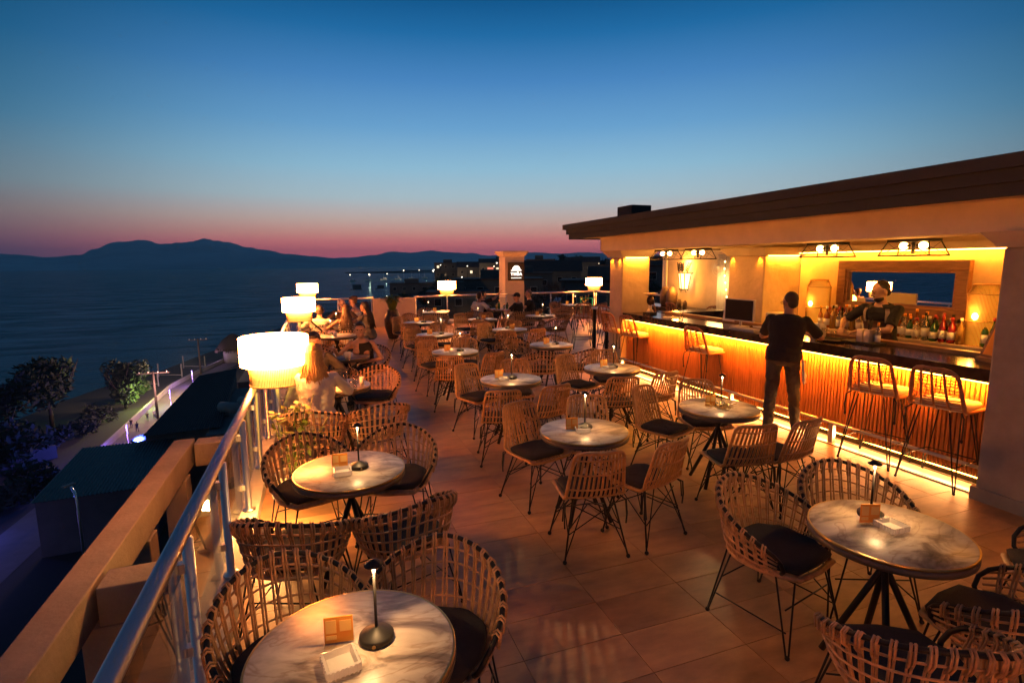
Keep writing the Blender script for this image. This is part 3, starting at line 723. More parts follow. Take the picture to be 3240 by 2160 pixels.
def railing(label, a, c, n, hz=.92, off=(0, 0)):
    """posts, a round handrail and glass panes from a to c"""
    a = Vector((*a, 0)); c = Vector((*c, 0)); d = c - a; ln = d.length; u = d.normalized(); nrm = Vector((-u.y, u.x, 0)); ang = math.atan2(u.y, u.x)
    t = thing('glass_railing', label, 'railing', a, ang)
    MB().tube([(-.05, 0, hz), (ln + .05, 0, hz)], .035, 12).build('handrail', M['steel'], t)
    pb = MB(); pb.lathe([(.05, .10), (.05, .112), (.025, .118), (.025, hz - .06), (.012, hz - .055), (.012, hz - .02)], 10)
    for z in (.3, hz - .2): pb.box((0, -.03, z), (.045, .03, .045))
    pm = pb.mesh('post', M['steel']); st = ln / n
    gb = MB().span((.03, -.046, .17), (st - .03, -.034, hz - .12)); gm = gb.mesh('glass_pane', M['pane'])
    rb = MB().span((.03, -.0475, hz - .1185), (st - .03, -.0325, hz - .108)); rm = rb.mesh('pane_trim', M['steel'])
    for k in range(n + 1): inst(pm, 'post', t, (st * k, 0, 0))
    for k in range(n): inst(gm, 'glass_pane', t, (st * k, 0, 0)); 
    return t
railing('long steel and glass railing along the left terrace edge', (-.63, 18.7), (-.63, -.3), 19)
railing('short steel and glass railing behind the far left guests', (-.45, 18.75), (1.72, 18.75), 2, .98)
railing('steel and glass railing between the white parapet and the sign pillar', (3.2, 18.75), (6.62, 18.95), 3, .98)
railing('steel and glass railing right of the sign pillar, ending at the bar', (7.5, 18.98), (10.3, 18.9), 3, .98)
railing('short return of railing running behind the front bar pillar', (10.36, 18.86), (11.6, 13.5), 4, .98)
tag(bevel(MB().span((1.75, 18.55, 0), (3.16, 18.8, .96)).build('parapet_wall', M['plaster2'])), 'solid beige parapet wall behind the potted plant', 'wall')
tag(MB().span((3.2, 18.6, 0), (11.6, 19.3, .1)).build('kerb', M['cream']), None, None, None, 'structure')
tag(MB().span((-.6, 18.55, 0), (1.74, 19.3, .1)).build('kerb', M['cream']), None, None, None, 'structure')

# sign pillar
sp = thing('sign_pillar', 'square ochre pillar with a cap and a glowing THÊA sign', 'pillar', (7.0, 19.45, 0))
MB().span((-.36, -.35, 0), (.40, .35, 2.36)).build('shaft', M['plaster2'], sp)
cp = MB(); rings = []
for z, e in ((2.36, .0), (2.40, .05), (2.50, .13), (2.56, .13)): rings.append([(-.36 - e, -.35 - e, z), (.40 + e, -.35 - e, z), (.40 + e, .35 + e, z), (-.36 - e, .35 + e, z)])
cp.loft(rings, False).build('capital', M['plaster2'], sp)
sg = MB().span((-.26, -.41, 1.46), (.385, -.352, 2.14)).build('sign_board', M['bronze'], sp)
lb = MB(); cx, cz = .062, 1.86
for k in range(11):
    a = PI * (k + .5) / 11; lb.lathe([(.034, -.418), (.034, -.4115)], 10)
    for i in range(len(lb.v) - 20, len(lb.v)):
        px, py, pz = lb.v[i]; lb.v[i] = (px + cx + .125 * math.cos(a), pz, py + cz + .125 * math.sin(a))
half = [(cx + .128 * math.cos(PI * k / 14), cz + .128 * math.sin(PI * k / 14)) for k in range(15)]
lb.loft([[(x, -.4172, z) for x, z in half], [(x, -.412, z) for x, z in half]], False)
lb.span((cx - .21, -.417, 1.825), (cx + .21, -.412, 1.853))
lb.build('sun_emblem', E['sign'], sg)
def text_mesh(name, body, size, m, parent, M4, bold=0):
    cu = bpy.data.curves.new(name, 'FONT'); cu.body = body; cu.size = size; cu.align_x = 'CENTER'; cu.extrude = .002; cu.offset = bold; cu.space_character = 1.25
    to = bpy.data.objects.new(name, cu); col.objects.link(to)
    me = bpy.data.meshes.new_from_object(to.evaluated_get(bpy.context.evaluated_depsgraph_get()))
    bpy.data.objects.remove(to)
    me.transform(M4); me.materials.clear(); me.materials.append(m)
    o = bpy.data.objects.new(name, me); col.objects.link(o); o.parent = parent
    return o
RX = Matrix.Rotation(PI / 2, 4, 'X')
text_mesh('sign_lettering', 'THÊA', .155, E['sign'], sg, Matrix.Translation((cx, -.415, 1.655)) @ RX, .006)
text_mesh('sign_small_line', 'ALL DAY BAR', .042, E['sign'], sg, Matrix.Translation((cx, -.415, 1.552)) @ RX, .0015) if False else None
ln = MB()
for k in range(15): ln.span((cx - .205 + k * .0275, -.416, 1.546 + .004 * (k % 3 == 1)), (cx - .205 + k * .0275 + .022, -.412, 1.57 - .003 * (k % 4 == 2)))
ln.build('sign_small_line', E['sign'], sg)

# pergola frame outside the railing
pg = thing('concrete_pergola', 'painted concrete beam frame outside the left railing', 'pergola', (-1.62, 0, -.14))
bevel(MB().span((-.12, -3.0, -.14), (.10, 7.35, .14)).build('long_beam', M['concrete'], pg), .01)
for k, y in enumerate((.9, 4.15, 7.22)):
    bevel(MB().span((.131, y - .13, -.14), (.639, y + .13, .135)).build('cross_beam', M['concrete'], pg), .01)
    if k < 2: bevel(MB().span((.02, y - .14, -3.2), (.28, y + .12, -.141)).build('column', M['concrete'], pg), .01)
for y in (5.35, 6.75): bevel(MB().span((-.10, y - .12, -3.2), (.12, y + .12, -.141)).build('column', M['concrete'], pg), .01)
tag(MB().span((-3.6, -4, -3.5), (-.99, 4.6, -3.2)).build('lower_balcony', M['concrete']), None, None, None, 'structure')
tag(MB().span((-3.6, 2.5, -3.199), (-3.45, 4.6, -2.2)).build('balcony_parapet', M['concrete']), 'low parapet of the unlit balcony below the pergola', 'wall')

# ================================================================== BAR PAVILION
bar = thing('bar_pavilion', 'open roofed bar building with ochre pillars and a dark fascia', 'building', (5.4, 2.3, 0))
O = Vector((5.4, 2.3, 0))
def part(name, m, a, c, parent=None, bv=0):
    a = Vector(a) - O; c = Vector(c) - O
    o = MB().span(a, c).build(name, M[m], parent or bar)
    if bv: bevel(o, bv)
    return o
part('front_pillar', 'shaded', (5.39, 2.28, 0), (5.92, 2.87, 2.2), bv=.02)
part('plinth', 'shaded', (5.365, 2.255, 0), (5.94, 2.895, .115))
part('far_pillar', 'plaster', (5.62, 9.21, 0), (6.25, 9.68, 2.2), bv=.02)
part('middle_pillar', 'plaster', (7.0, 7.04, 0), (7.8, 7.85, 2.2), bv=.02)
part('front_pillar', 'plaster', (5.39, -1.9, 0), (5.92, -1.3, 2.2), bv=.02)
def capital(x0, y0, x1, y1):
    rb = MB(); rings = []
    for z, e in ((2.2, -.005), (2.2, .035), (2.235, .05), (2.29, .095), (2.328, .12), (2.328, .05)):
        rings.append([(x0 - e - O.x, y0 - e - O.y, z), (x1 + e - O.x, y0 - e - O.y, z), (x1 + e - O.x, y1 + e - O.y, z), (x0 - e - O.x, y1 + e - O.y, z)])
    rb.loft(rings, False).build('capital', M['plaster2'], bar)
for q in ((5.39, 2.28, 5.92, 2.87), (5.62, 9.21, 6.25, 9.68), (7.0, 7.04, 7.8, 7.85)): capital(*q)
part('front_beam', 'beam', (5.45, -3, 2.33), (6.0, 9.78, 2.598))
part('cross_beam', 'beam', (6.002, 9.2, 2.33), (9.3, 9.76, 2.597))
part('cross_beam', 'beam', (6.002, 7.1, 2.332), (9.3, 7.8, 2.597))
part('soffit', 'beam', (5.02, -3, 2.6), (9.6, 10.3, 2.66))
for k in range(14): part('rafter', 'plaster2', (6.002, -.3 + k * .72, 2.47), (7.62, -.2 + k * .72, 2.598))
# fascia in three stepped bands, and the roof
part('fascia_band', 'fascia', (4.99, -3, 2.58), (5.06, 10.30, 2.68))
part('fascia_band', 'fascia', (4.955, -3, 2.682), (5.06, 10.36, 2.78))
part('fascia_band', 'fascia', (4.91, -3, 2.782), (5.06, 10.44, 2.885))
part('fascia_band', 'fascia', (5.062, 10.24, 2.58), (9.6, 10.30, 2.68))
part('fascia_band', 'fascia', (5.062, 10.24, 2.682), (9.6, 10.36, 2.78))
part('fascia_band', 'fascia', (5.062, 10.24, 2.782), (9.6, 10.44, 2.885))
rf = part('roof', 'roofing', (5.062, -3, 2.662), (9.6, 10.238, 2.87))
ch = part('chimney', 'roofing', (6.0, 9.53, 2.872), (6.46, 10.07, 3.24), rf)
# back wall, cove cornice and the room behind
part('back_wall', 'plaster', (7.8, -3, 0), (7.95, 7.04, 2.598))
part('cove_shelf', 'plaster2', (7.62, 1.2, 2.24), (7.798, 7.03, 2.33))
part('interior_floor', 'concrete', (5.75, -3, -.006), (9.3, 9.2, .004))
part('room_wall', 'plaster2', (9.0, 9.0, 0), (9.14, 12.42, 2.598))
part('room_wall', 'plaster2', (7.96, 6.6, 0), (9.14, 6.72, 2.598))
part('door_jamb', 'white', (8.96, 12.42, 0), (9.16, 12.6, 2.4))
part('room_ceiling', 'plaster2', (9.302, 7, 2.54), (9.6, 12.6, 2.6))
cur = MB()
for k in range(9): cur.cap((9.0 - .06 - O.x, 9.92 + .055 * k - O.y, .02), (9.0 - .06 - O.x, 9.92 + .055 * k - O.y, 2.28), .034, .03, 8, True)
cur.build('curtain', M['white'], bar)

def area(name, parent, loc, sx_, sy_, power, color, rot):
    o = light(name, 'AREA', parent, loc, power, color, rot=rot); o.data.shape = 'RECTANGLE'; o.data.size = sx_; o.data.size_y = sy_
    return o
LEDC = (1, .30, .014)
# cove strip over the back wall, and the short strips under the capitals
st = part('led_strip', 'white', (7.70, 1.25, 2.226), (7.72, 7.0, 2.239)); st.data.materials[0] = E['led']
area('cove_light', bar, Vector((7.715, 4.1, 2.222)) - O, .03, 5.6, 7.5, LEDC, (0, R(-22), 0))
for (x0, y0, x1, y1), pw in (((5.39, 2.28, 5.92, 2.87), .5), ((5.62, 9.21, 6.25, 9.68), 1), ((7.0, 7.04, 7.8, 7.85), 1)):
    xc, yc = (x0 + x1) / 2, (y0 + y1) / 2
    MB().span((x0 + .06 - O.x, y0 - .03 - O.y, 2.186), (x1 - .06 - O.x, y0 - .018 - O.y, 2.199)).build('led_strip', E['led'], bar)
    area('pillar_light', bar, Vector((xc, y0 - .024, 2.184)) - O, x1 - x0 - .12, .02, 4 * pw, LEDC, (R(-14), 0, 0))
    if y0 > 3:
        for yy in (y0 + .09, y1 - .09): light('pillar_spot', 'SPOT', bar, Vector((x0 - .03, yy, 2.19)) - O, 2.2, LEDC, .015, (0, R(-8), 0), spot_size=R(80), spot_blend=.6)

# ------------------------------------------------------------------ the counter
ct = thing('bar_counter', 'long bar counter with a vertical slat front and dark polished top', 'bar counter', (5.64, 2.9, 0))
def cpart(name, m, a, c, bv=0, parent=None):
    o_ = Vector((5.64, 2.9, 0)); o = MB().span(Vector(a) - o_, Vector(c) - o_).build(name, M[m] if isinstance(m, str) else m, parent or ct)
    if bv: bevel(o, bv)
    return o
cpart('worktop', 'stone', (5.64, 2.5, 1.0), (6.30, 9.2, 1.12), .006)
cpart('inner_ledge', 'wood', (6.301, 2.5, 1.05), (6.42, 8.75, 1.16), .006)
cpart('return_worktop', 'stone', (6.421, 8.76, 1.0), (8.3, 9.2, 1.12), .006)
cpart('return_front', 'backing', (6.421, 8.80, 0), (8.3, 8.86, .998))
cpart('carcass', 'backing', (5.772, 2.52, .07), (6.25, 9.18, .998))
sm_ = MB().box((0, 0, 0), (.020, .029, .90)); slat_me = sm_.mesh('slat', M['slat'])
k = 0; y = 2.53
while y < 9.19:
    inst(slat_me, 'slat', ct, (5.751 - 5.64, y - 2.9, .535)); y += .0425; k += 1
cpart('toe_board', 'stone', (5.766, 2.5, .0), (5.80, 9.19, .069))
cpart('led_strip', E['led'], (5.655, 2.55, .988), (5.67, 9.15, .999))
area('counter_light', ct, Vector((5.662, 5.85, .984)) - Vector((5.64, 2.9, 0)), .02, 6.6, 46, (1, .23, .014), (0, R(-32), 0))
cpart('toe_led_strip', E['led'], (5.742, 2.55, .064), (5.758, 9.15, .0695))
area('toe_light', ct, Vector((5.738, 5.85, .062)) - Vector((5.64, 2.9, 0)), .02, 6.6, 21, (1, .40, .11), (0, R(70), 0))
MB().tube([(-.055, -.4, .225), (-.055, 6.28, .225)], .019, 10).build('foot_rail', M['steel'], ct)
for yy in (-.1, 1.55, 3.2, 4.85, 6.2):
    MB().span((-.08, yy - .03, .0), (-.03, yy + .03, .205)).build('rail_post', M['steel'], ct)
tag(MB().span((5.47, 2.4, .0012), (5.50, 9.1, .0055)).build('drain_channel', M['backing']), None, None, None, 'structure')

# ------------------------------------------------------------------ things on the counter
t = thing('desktop_monitor', 'black flat monitor with a pale frame on the bar counter', 'monitor', (6.02, 6.48, 1.121), R(4))
bevel(MB().span((-.02, -.28, .085), (.02, .28, .42)).build('casing', M['plastic'], t)); MB().span((-.0235, -.262, .105), (-.0205, .262, .405)).build('screen', M['screen'], t)
MB().cap((.03, 0, .0), (.03, 0, .2), .02, .02, 8, True).build('stand_neck', M['plastic'], t); MB().span((-.07, -.11, 0), (.1, .11, .012)).build('stand_foot', M['plastic'], t)
t = thing('keyboard', 'pale keyboard tray in front of the monitor', 'keyboard', (5.80, 6.12, 1.121), R(3))
MB().box((0, 0, .012), (.16, .46, .024)).build('case', M['plastic'], t)
kb_ = MB()
for i in range(5):
    for j in range(13): kb_.box((-.06 + .028 * i, -.2 + .032 * j, .027), (.02, .025, .006))
kb_.build('keys', M['white'], t)['kind'] = 'stuff'
t = MB(); rr = random.Random(4)
for k in range(4): t.tube([(.05 * math.cos(a * 1.3 + k) * (1 + .2 * k), .07 * math.sin(a * 1.1 + k * .7) * (1 + .3 * k), .012 + .01 * math.sin(a + k) + .008) for a in [i * .55 for i in range(13)]], .005, 5)
tag(t.build('cable_coil', M['white'], None, (6.1, 6.08, 1.124)), 'tangle of white cables behind the keyboard', 'cables')
for k, (x, y, rz, lab) in enumerate(((5.82, 5.66, 8, 'loose white receipts on the counter next to the waiter'), (5.92, 8.02, -12, 'white printed menu sheet lying on the far counter end'), (5.9, 5.76, 30, 'folded white paper behind the receipts'))):
    p = MB().box((0, 0, .004), (.24 if k == 1 else .12, .22, .008)).build('paper_sheet', M['paper'], None, (x, y, 1.121), R(rz)); tag(p, lab, 'paper')
# bust holding a bowl
t = thing('head_sculpture', 'dark head sculpture carrying a pale bowl on the far counter end', 'sculpture', (5.95, 8.72, 1.121), R(200))
MB().box((0, 0, .02), (.22, .16, .04)).build('base', M['black'], t)
nk = MB(); nk.lathe([(.075, .04), (.06, .07), (.035, .10), (.032, .15), (.04, .17)], 14); nk.build('neck', M['ceramic'], t)
hd_ = MB(); hd_.ell((0, 0, .26), (.06, .075, .095)); hd_.ell((0, .05, .215), (.035, .035, .035)); hd_.cap((0, .072, .27), (0, .085, .24), .008, .014, 8)
for s in (-1, 1): hd_.ell((s * .06, 0, .255), (.012, .02, .03))
hd_.build('head', M['bronze'], t)
MB().lathe([(.03, .35), (.06, .36), (.13, .39), (.135, .40), (.12, .398), (.03, .372)], 20).build('bowl', M['ceramic'], t)
# glasses, caddy, bottle, tray
t = thing('straw_caddy', 'metal caddy of straws and napkins before the bartender', 'caddy', (6.12, 4.56, 1.121))
MB().span((-.12, -.2, 0), (.12, .2, .02)).build('tray', M['black'], t)
for s in (-.07, .02): MB().span((-.05, s - .035, .021), (.05, s + .035, .17)).build('holder', M['steel'], t)
for k in range(7): MB().cap((-.02 + .007 * k, -.07 + .01 * (k % 3), .1), (-.03 + .012 * k, -.09 + .02 * (k % 4), .27 + .01 * (k % 3)), .003, .003, 5, True).build('straw', M['black'], t)
def bottle(name, x, y, z, h, r, m, mc, label, group, cat='bottle', lab=True):
    t = thing(name, label, cat, (x, y, z), random.Random(x * 91 + y).uniform(0, 6), group)
    hs = h * .56
    MB().lathe([(r * .9, 0), (r, .008), (r, hs), (r * .86, hs + .02), (r * .36, hs + .07), (r * .32, h - .03), (r * .38, h - .028)], 12).build('glass_body', m, t)
    MB().lathe([(r * .42, h - .028), (r * .42, h + .012), (r * .1, h + .014)], 8).build('cap', mc, t)
    if lab: MB().lathe([(r * 1.015, hs * .25), (r * 1.015, hs * .8)], 12).build('label', M['paper'], t)
    return t
BG = {k: mat('bottle ' + k, c, .08, var=0, trans=tr) for k, c, tr in (('green', (.03, .12, .04), .3), ('amber', (.50, .17, .03), .45), ('clear', (.86, .80, .66), .8), ('dark', (.02, .012, .01), 0), ('red', (.50, .03, .03), .4), ('gold', (.72, .42, .10), .6))}
CAPS = [M['black'], M['card'], M['white'], mat('red cap', (.35, .02, .02), .4)]
bottle('sauce_bottle', 6.16, 4.42, 1.121, .25, .032, BG['clear'], M['card'], 'small pale bottle with an orange cap beside the straw caddy', None)
for k, (x, y, hh, lb_) in enumerate(((6.14, 4.98, .10, 'short tumbler left of the straw caddy'), (6.08, 5.06, .13, 'tall glass in front of the bartender'), (5.98, 7.82, .11, 'empty tumbler on the inner counter by the menu sheet'))):
    tag(MB().lathe([(.03, 0), (.036, hh), (.033, hh), (.028, .008), (.0, .008)], 14).build('glass_tumbler', M['clear'], None, (x, y, 1.121 if k < 2 else 1.121)), lb_, 'glass')
t = thing('serving_tray', 'round black tray on the counter by the waiter\u2019s right hand', 'tray', (5.97, 4.86, 1.121))
MB().lathe([(.0, .004), (.17, .004), (.185, .022), (.19, .022), (.175, 0), (0, 0)], 24).build('dish', M['black'], t)
t = thing('bar_mat_box', 'white box of napkins standing by the straw caddy', 'box', (6.16, 5.22, 1.121)); bevel(MB().span((-.06, -.07, 0), (.06, .07, .15)).build('carton', M['white'], t)); MB().span((-.04, -.05, .151), (.04, .05, .17)).build('napkin', M['paper'], t)
t = thing('coffee_machine', 'small steel appliance behind the waiter\u2019s left shoulder', 'appliance', (6.62, 6.28, 1.07)); bevel(MB().span((-.15, -.16, .0), (.15, .16, .14)).build('body', M['steel'], t), .02); bevel(MB().span((-.15, -.16, .142), (.15, .16, .26)).build('lid', M['plastic'], t), .03)
t = thing('menu_book_stand', 'dark red slanted menu stand at the right counter end by the pillar', 'stand', (6.12, 3.2, 1.121), R(-15))
MB().box((0, 0, .02), (.2, .26, .04)).build('base', M['wood'], t); MB().box((.03, .0, .22), (.02, .28, .42), 0, 0, R(22)).build('board', M['wood'], t)
MB().box((.018, .0, .22), (.006, .22, .34), 0, 0, R(22)).build('card', M['card'], t)
t = thing('menu_easel', 'white sheet in a small easel left of the monitor', 'menu', (6.3, 7.0, 1.121), R(12)); MB().box((0, 0, .17), (.01, .22, .3), 0, 0, R(10)).build('sheet', M['paper'], t); MB().box((.05, 0, .012), (.12, .16, .02)).build('foot', M['wood'], t)

# ------------------------------------------------------------------ back bar
bb_ = thing('back_cabinet', 'pale back bar cabinet with drawers under the mirror', 'cabinet', (7.35, 5.4, 0))
MB().span((.0, -1.5, .05), (.44, 1.62, 1.03)).build('carcass', M['wood2'], bb_)
bevel(MB().span((-.03, -1.53, 1.031), (.448, 1.62, 1.07)).build('top', M['wood2'], bb_))
for k in range(7):
    d = bevel(MB().span((-.018, -1.47 + .44 * k, .82), (-.001, -1.07 + .44 * k, 1.0)).build('drawer', M['wood2'], bb_), .003)
    MB().ell((-.03, -1.27 + .44 * k, .91), (.012, .03, .012), None, 8, 6).build('handle', M['brass'], d)
    MB().span((-.016, -1.47 + .44 * k, .1), (-.001, -1.07 + .44 * k, .79)).build('cupboard_door', M['wood2'], bb_)
mi = thing('wall_mirror', 'wide wood framed mirror on the back bar wall, reflecting the night sky', 'mirror', (7.78, 5.35, 1.74), 0)
def mp(name, m, a, c): return MB().span(a, c).build(name, M[m], mi)
for y0_, y1_, z0_, z1_, nm in ((-.91, .91, .23, .36, 'frame_rail'), (-.91, .91, -.42, -.29, 'frame_rail'), (-.91, -.78, -.289, .229, 'frame_stile'), (.78, .91, -.289, .229, 'frame_stile')): bevel(mp(nm, 'wood', (-.07, y0_, z0_), (.018, y1_, z1_)), .008)
for y0_, y1_, z0_, z1_ in ((-.78, .78, .19, .229), (-.78, .78, -.289, -.25), (-.78, -.74, -.249, .189), (.74, .78, -.249, .189)): mp('inner_moulding', 'wood', (-.045, y0_, z0_), (.0, y1_, z1_))
mp('mirror_glass', 'mirror', (-.012, -.74, -.249), (-.004, .74, .189))
def lantern(label, y):
    t = thing('rattan_lantern', label, 'lantern', (7.53, y, 1.071), 0, 'lit rattan lanterns on the back bar')
    MB().lathe([(.145, .0), (.16, .01), (.165, .62), (.12, .73), (.115, .73)], 26).build('shade', E['lantern'], t)
    rb = MB()
    for k in range(84):
        a = 2 * PI * k / 84; rb.tube([(.166 * math.cos(a), .166 * math.sin(a), 0), (.170 * math.cos(a), .170 * math.sin(a), .62), (.123 * math.cos(a), .123 * math.sin(a), .735)], .0032, 4)
    rb.build('cane_weave', M['rattan'], t)['kind'] = 'stuff'
    for z, r in ((.005, .17), (.3, .172), (.62, .173), (.735, .125)): MB().tube([(r * math.cos(2 * PI * k / 24), r * math.sin(2 * PI * k / 24), z) for k in range(24)], .007, 5, True).build('hoop', M['rattan'], t)
    MB().ell((-.155, 0, .36), (.03, .035, .045), None, 8, 6).build('bulb', E['bulb'], t)
    light('lantern_glow', 'POINT', t, (-.24, 0, .4), 1.6, (1, .38, .04), .08)
lantern('lit tall rattan lantern left of the mirror, behind the waiter', 6.42)
lantern('lit tall rattan lantern right of the mirror by the pillar', 4.13)
rb = random.Random(12); kinds = ['amber', 'clear', 'dark', 'gold', 'red', 'green', 'amber', 'clear']
names = {'amber': 'amber', 'clear': 'clear', 'dark': 'dark', 'gold': 'golden', 'red': 'red', 'green': 'green'}
spots = [(7.40 + .10 * (k % 2), 4.28 + .052 * k) for k in range(11)] + [(7.44 + .10 * (k % 3), 5.2 + .036 * k) for k in range(34)] + [(7.62, 4.36 + .085 * k) for k in range(9)] + [(7.42, 4.90 + .075 * k) for k in range(4)] + [(7.42, 3.95 + .09 * k) for k in range(3)]
RK = ['gold', 'gold', 'red', 'red', 'red', 'dark', 'green', 'green', 'clear', 'green', 'clear']
for i, (x, y) in enumerate(spots):
    kk = RK[i] if i < 11 else kinds[rb.randrange(8)]
    side = 'right of the bartender' if y < 4.98 else 'between the waiter and the bartender'
    bottle('spirit_bottle', x, y, 1.071, rb.uniform(.26, .37), rb.uniform(.036, .046), BG[kk], CAPS[rb.randrange(4)], f'{names[kk]} spirit bottle on the lit back bar {side}', 'spirit bottles on the back bar', lab=(kk != 'gold'))

# ------------------------------------------------------------------ ceiling cage lamps
def cage(y, label):
    t = thing('cage_ceiling_lamp', label, 'ceiling lamp', (6.2, y, 2.33), 0, 'black cage lamps over the bar counter')
    bevel(MB().span((-.10, -.23, -.03), (.10, .23, 0)).build('ceiling_plate', M['black'], t), .003)
    tp = [(-.1, -.22), (.1, -.22), (.1, .22), (-.1, .22)]; bt = [(-.16, -.275), (.16, -.275), (.16, .275), (-.16, .275)]
    MB().tube([(x, y_, -.18) for x, y_ in bt], .008, 5, True).build('bottom_frame', M['black'], t)
    for (x, y_), (x2, y2) in zip(tp, bt): MB().tube([(x, y_, -.03), (x2, y2, -.18)], .007, 5).build('corner_bar', M['black'], t)
    w = MB()
    for s in (-1, 1):
        w.tube([(s * .1, -.22, -.03), (s * .16, 0, -.18), (s * .1, .22, -.03)], .0028, 4); w.tube([(s * .16, -.275, -.18), (s * .1, 0, -.03), (s * .16, .275, -.18)], .0028, 4)
    w.build('cross_wire', M['black'], t)
    MB().cap((0, 0, -.03), (0, 0, -.16), .018, .018, 8, True).build('stem', M['black'], t)
    for s in (-.105, .105):
        MB().cap((0, s * .35, -.07), (0, s * .65, -.07), .016, .016, 8, True).build('socket', M['black'], t)
        MB().ell((0, s, -.072), (.04, .045, .04), None, 12, 8).build('bulb', E['bulb'], t)
    light('bulb_light', 'POINT', t, (0, 0, -.215), 1.7, (1, .36, .05), .1)
cage(5.21, 'black cage ceiling lamp above the waiter and the left lantern')
cage(4.14, 'black cage ceiling lamp in front of the wide mirror')
cage(8.62, 'leftmost black cage ceiling lamp, next to the far pillar')
cage(7.72, 'black cage ceiling lamp in front of the wall sconce')
cage(1.7, 'black cage ceiling lamp hidden behind the right pillar')

# ------------------------------------------------------------------ sconce wall and the room
sc_ = thing('wall_sconce', 'large lit wall sconce with a black leaf crest', 'wall lamp', (8.985, 11.55, 1.62))
for k in range(3):
    a0 = -.27 + .18 * k; a1 = a0 + .165; 
    q = lambda y, z, d: (-(d + .10 * (1 - (y / .3) ** 2)), -y, z)
    f = MB(); f.loft([[q(a0 * .62, -.2, .03), q(a1 * .62, -.2, .03), q(a1 * .62, -.2, .01), q(a0 * .62, -.2, .01)], [q(a0, .2, .06), q(a1, .2, .06), q(a1, .2, .03), q(a0, .2, .03)]], False).build('glass_panel', E['sconce'], sc_)
fr = MB()
for k in range(4):
    y = -.27 + .18 * k - .008; fr.tube([q(y * .62, -.21, .035), q(y, .2, .07)], .012, 6)
for z, s in ((-.21, .62), (.2, 1)): fr.tube([q(y * s, z, .05) for y in (-.28, -.14, 0, .14, .28)], .014, 6)
fr.build('frame', M['black'], sc_)
lf = MB()
for br, (yb, lean) in enumerate(((-.16, -.08), (0, 0), (.16, .08))):
    lf.tube([q(yb, .2, .08), q(yb + lean * .5, .34, .07), q(yb + lean, .46, .05)], .010, 5)
    for i in range(4):
        z = .24 + .055 * i
        for s in (-1, 1):
            p = Vector(q(yb + lean * (i / 4), z, .075)); d = Vector((0, -s * .075, .07)); u = Vector((0, .018 * s, .022)); v = Vector((.006, 0, 0))
            lf.loft([[p + v, p + u * .2, p - v, p - u * .2], [p + d * .5 + v, p + d * .5 + u, p + d * .5 - v, p + d * .5 - u], [p + d + v * .3, p + d + u * .1, p + d - v * .3, p + d - u * .1]], False)
lf.build('leaf_crest', M['black'], sc_)
sr = MB()
for s in (-1, 1): sr.tube([q(s * .12 + .04 * s * math.cos(a), -.245 + .035 * math.sin(a), .03) for a in [k * .6 for k in range(9)]], .008, 5)
sr.build('scroll', M['black'], sc_)
light('sconce_light', 'POINT', sc_, (-.10, 0, .42), 8, (1, .38, .045), .05)
light('sconce_light', 'POINT', sc_, (-.32, 0, -.05), 7, (1, .36, .04), .08)
t = thing('side_table', 'long dark side table under the wall sconce', 'table', (8.6, 11.6, 0)); bevel(MB().span((-.26, -1.2, .90), (.37, 1.3, .96)).build('tabletop', M['stone'], t)); MB().span((-.2, -1.1, 0), (.3, 1.2, .898)).build('base_cabinet', M['backing'], t)
for k, (y, h_, r, lb_) in enumerate(((12.12, .50, .13, 'left tall mottled urn under the sconce'), (11.82, .50, .14, 'right tall mottled urn under the sconce'), (11.5, .2, .06, 'small stoneware jar right of the urns, nearer the sconce'), (11.28, .18, .055, 'smallest stoneware jar, rightmost on the side table'))):
    tag(MB().lathe([(r * .75, 0), (r, h_ * .25), (r * .98, h_ * .65), (r * .55, h_ * .96), (r * .3, h_), (0, h_)], 18).build('stoneware_urn', M['terracotta'], None, (8.72, y, .961)), lb_, 'urn')
t = thing('wall_fan', 'round wire wall fan left of the middle pillar', 'fan', (8.93, 10.35, 1.98))
for r in (.22, .15, .08): MB().tube([(-.02 - .03 * (1 - r / .22), r * math.cos(2 * PI * k / 28), r * math.sin(2 * PI * k / 28)) for k in range(28)], .006, 5, True).build('guard_ring', M['plastic'], t)
for k in range(3):
    bl = MB(); a = k * 2 * PI / 3; bl.add([(0, .03 * math.cos(a - .5), .03 * math.sin(a - .5)), (-.02, .19 * math.cos(a - .2), .19 * math.sin(a - .2)), (0, .19 * math.cos(a + .5), .19 * math.sin(a + .5)), (.02, .03 * math.cos(a + .6), .03 * math.sin(a + .6))], [(0, 1, 2, 3)]); bl.build('blade', M['plastic'], t)
MB().ell((-.03, 0, 0), (.04, .05, .05)).build('hub', M['plastic'], t); MB().cap((.0, 0, 0), (.07, 0, 0), .03, .04, 8, True).build('bracket', M['plastic'], t)
t = thing('fairy_light_string', 'string of warm fairy lights hanging on the white curtain', 'fairy lights', (8.86, 10.0, 0))
MB().tube([(0, .06 * math.sin(z * 4), z) for z in [2.2 - .12 * k for k in range(16)]], .004, 4).build('wire', M['black'], t)
for k in range(11): MB().ell((-.02, .06 * math.sin((2.1 - .16 * k) * 4), 2.1 - .16 * k), (.018, .018, .024), None, 8, 5).build('fairy_bulb', E['fairy'], t)
light('fairy_glow', 'POINT', t, (-.18, .1, 1.7), 4, (1, .5, .14), .2)
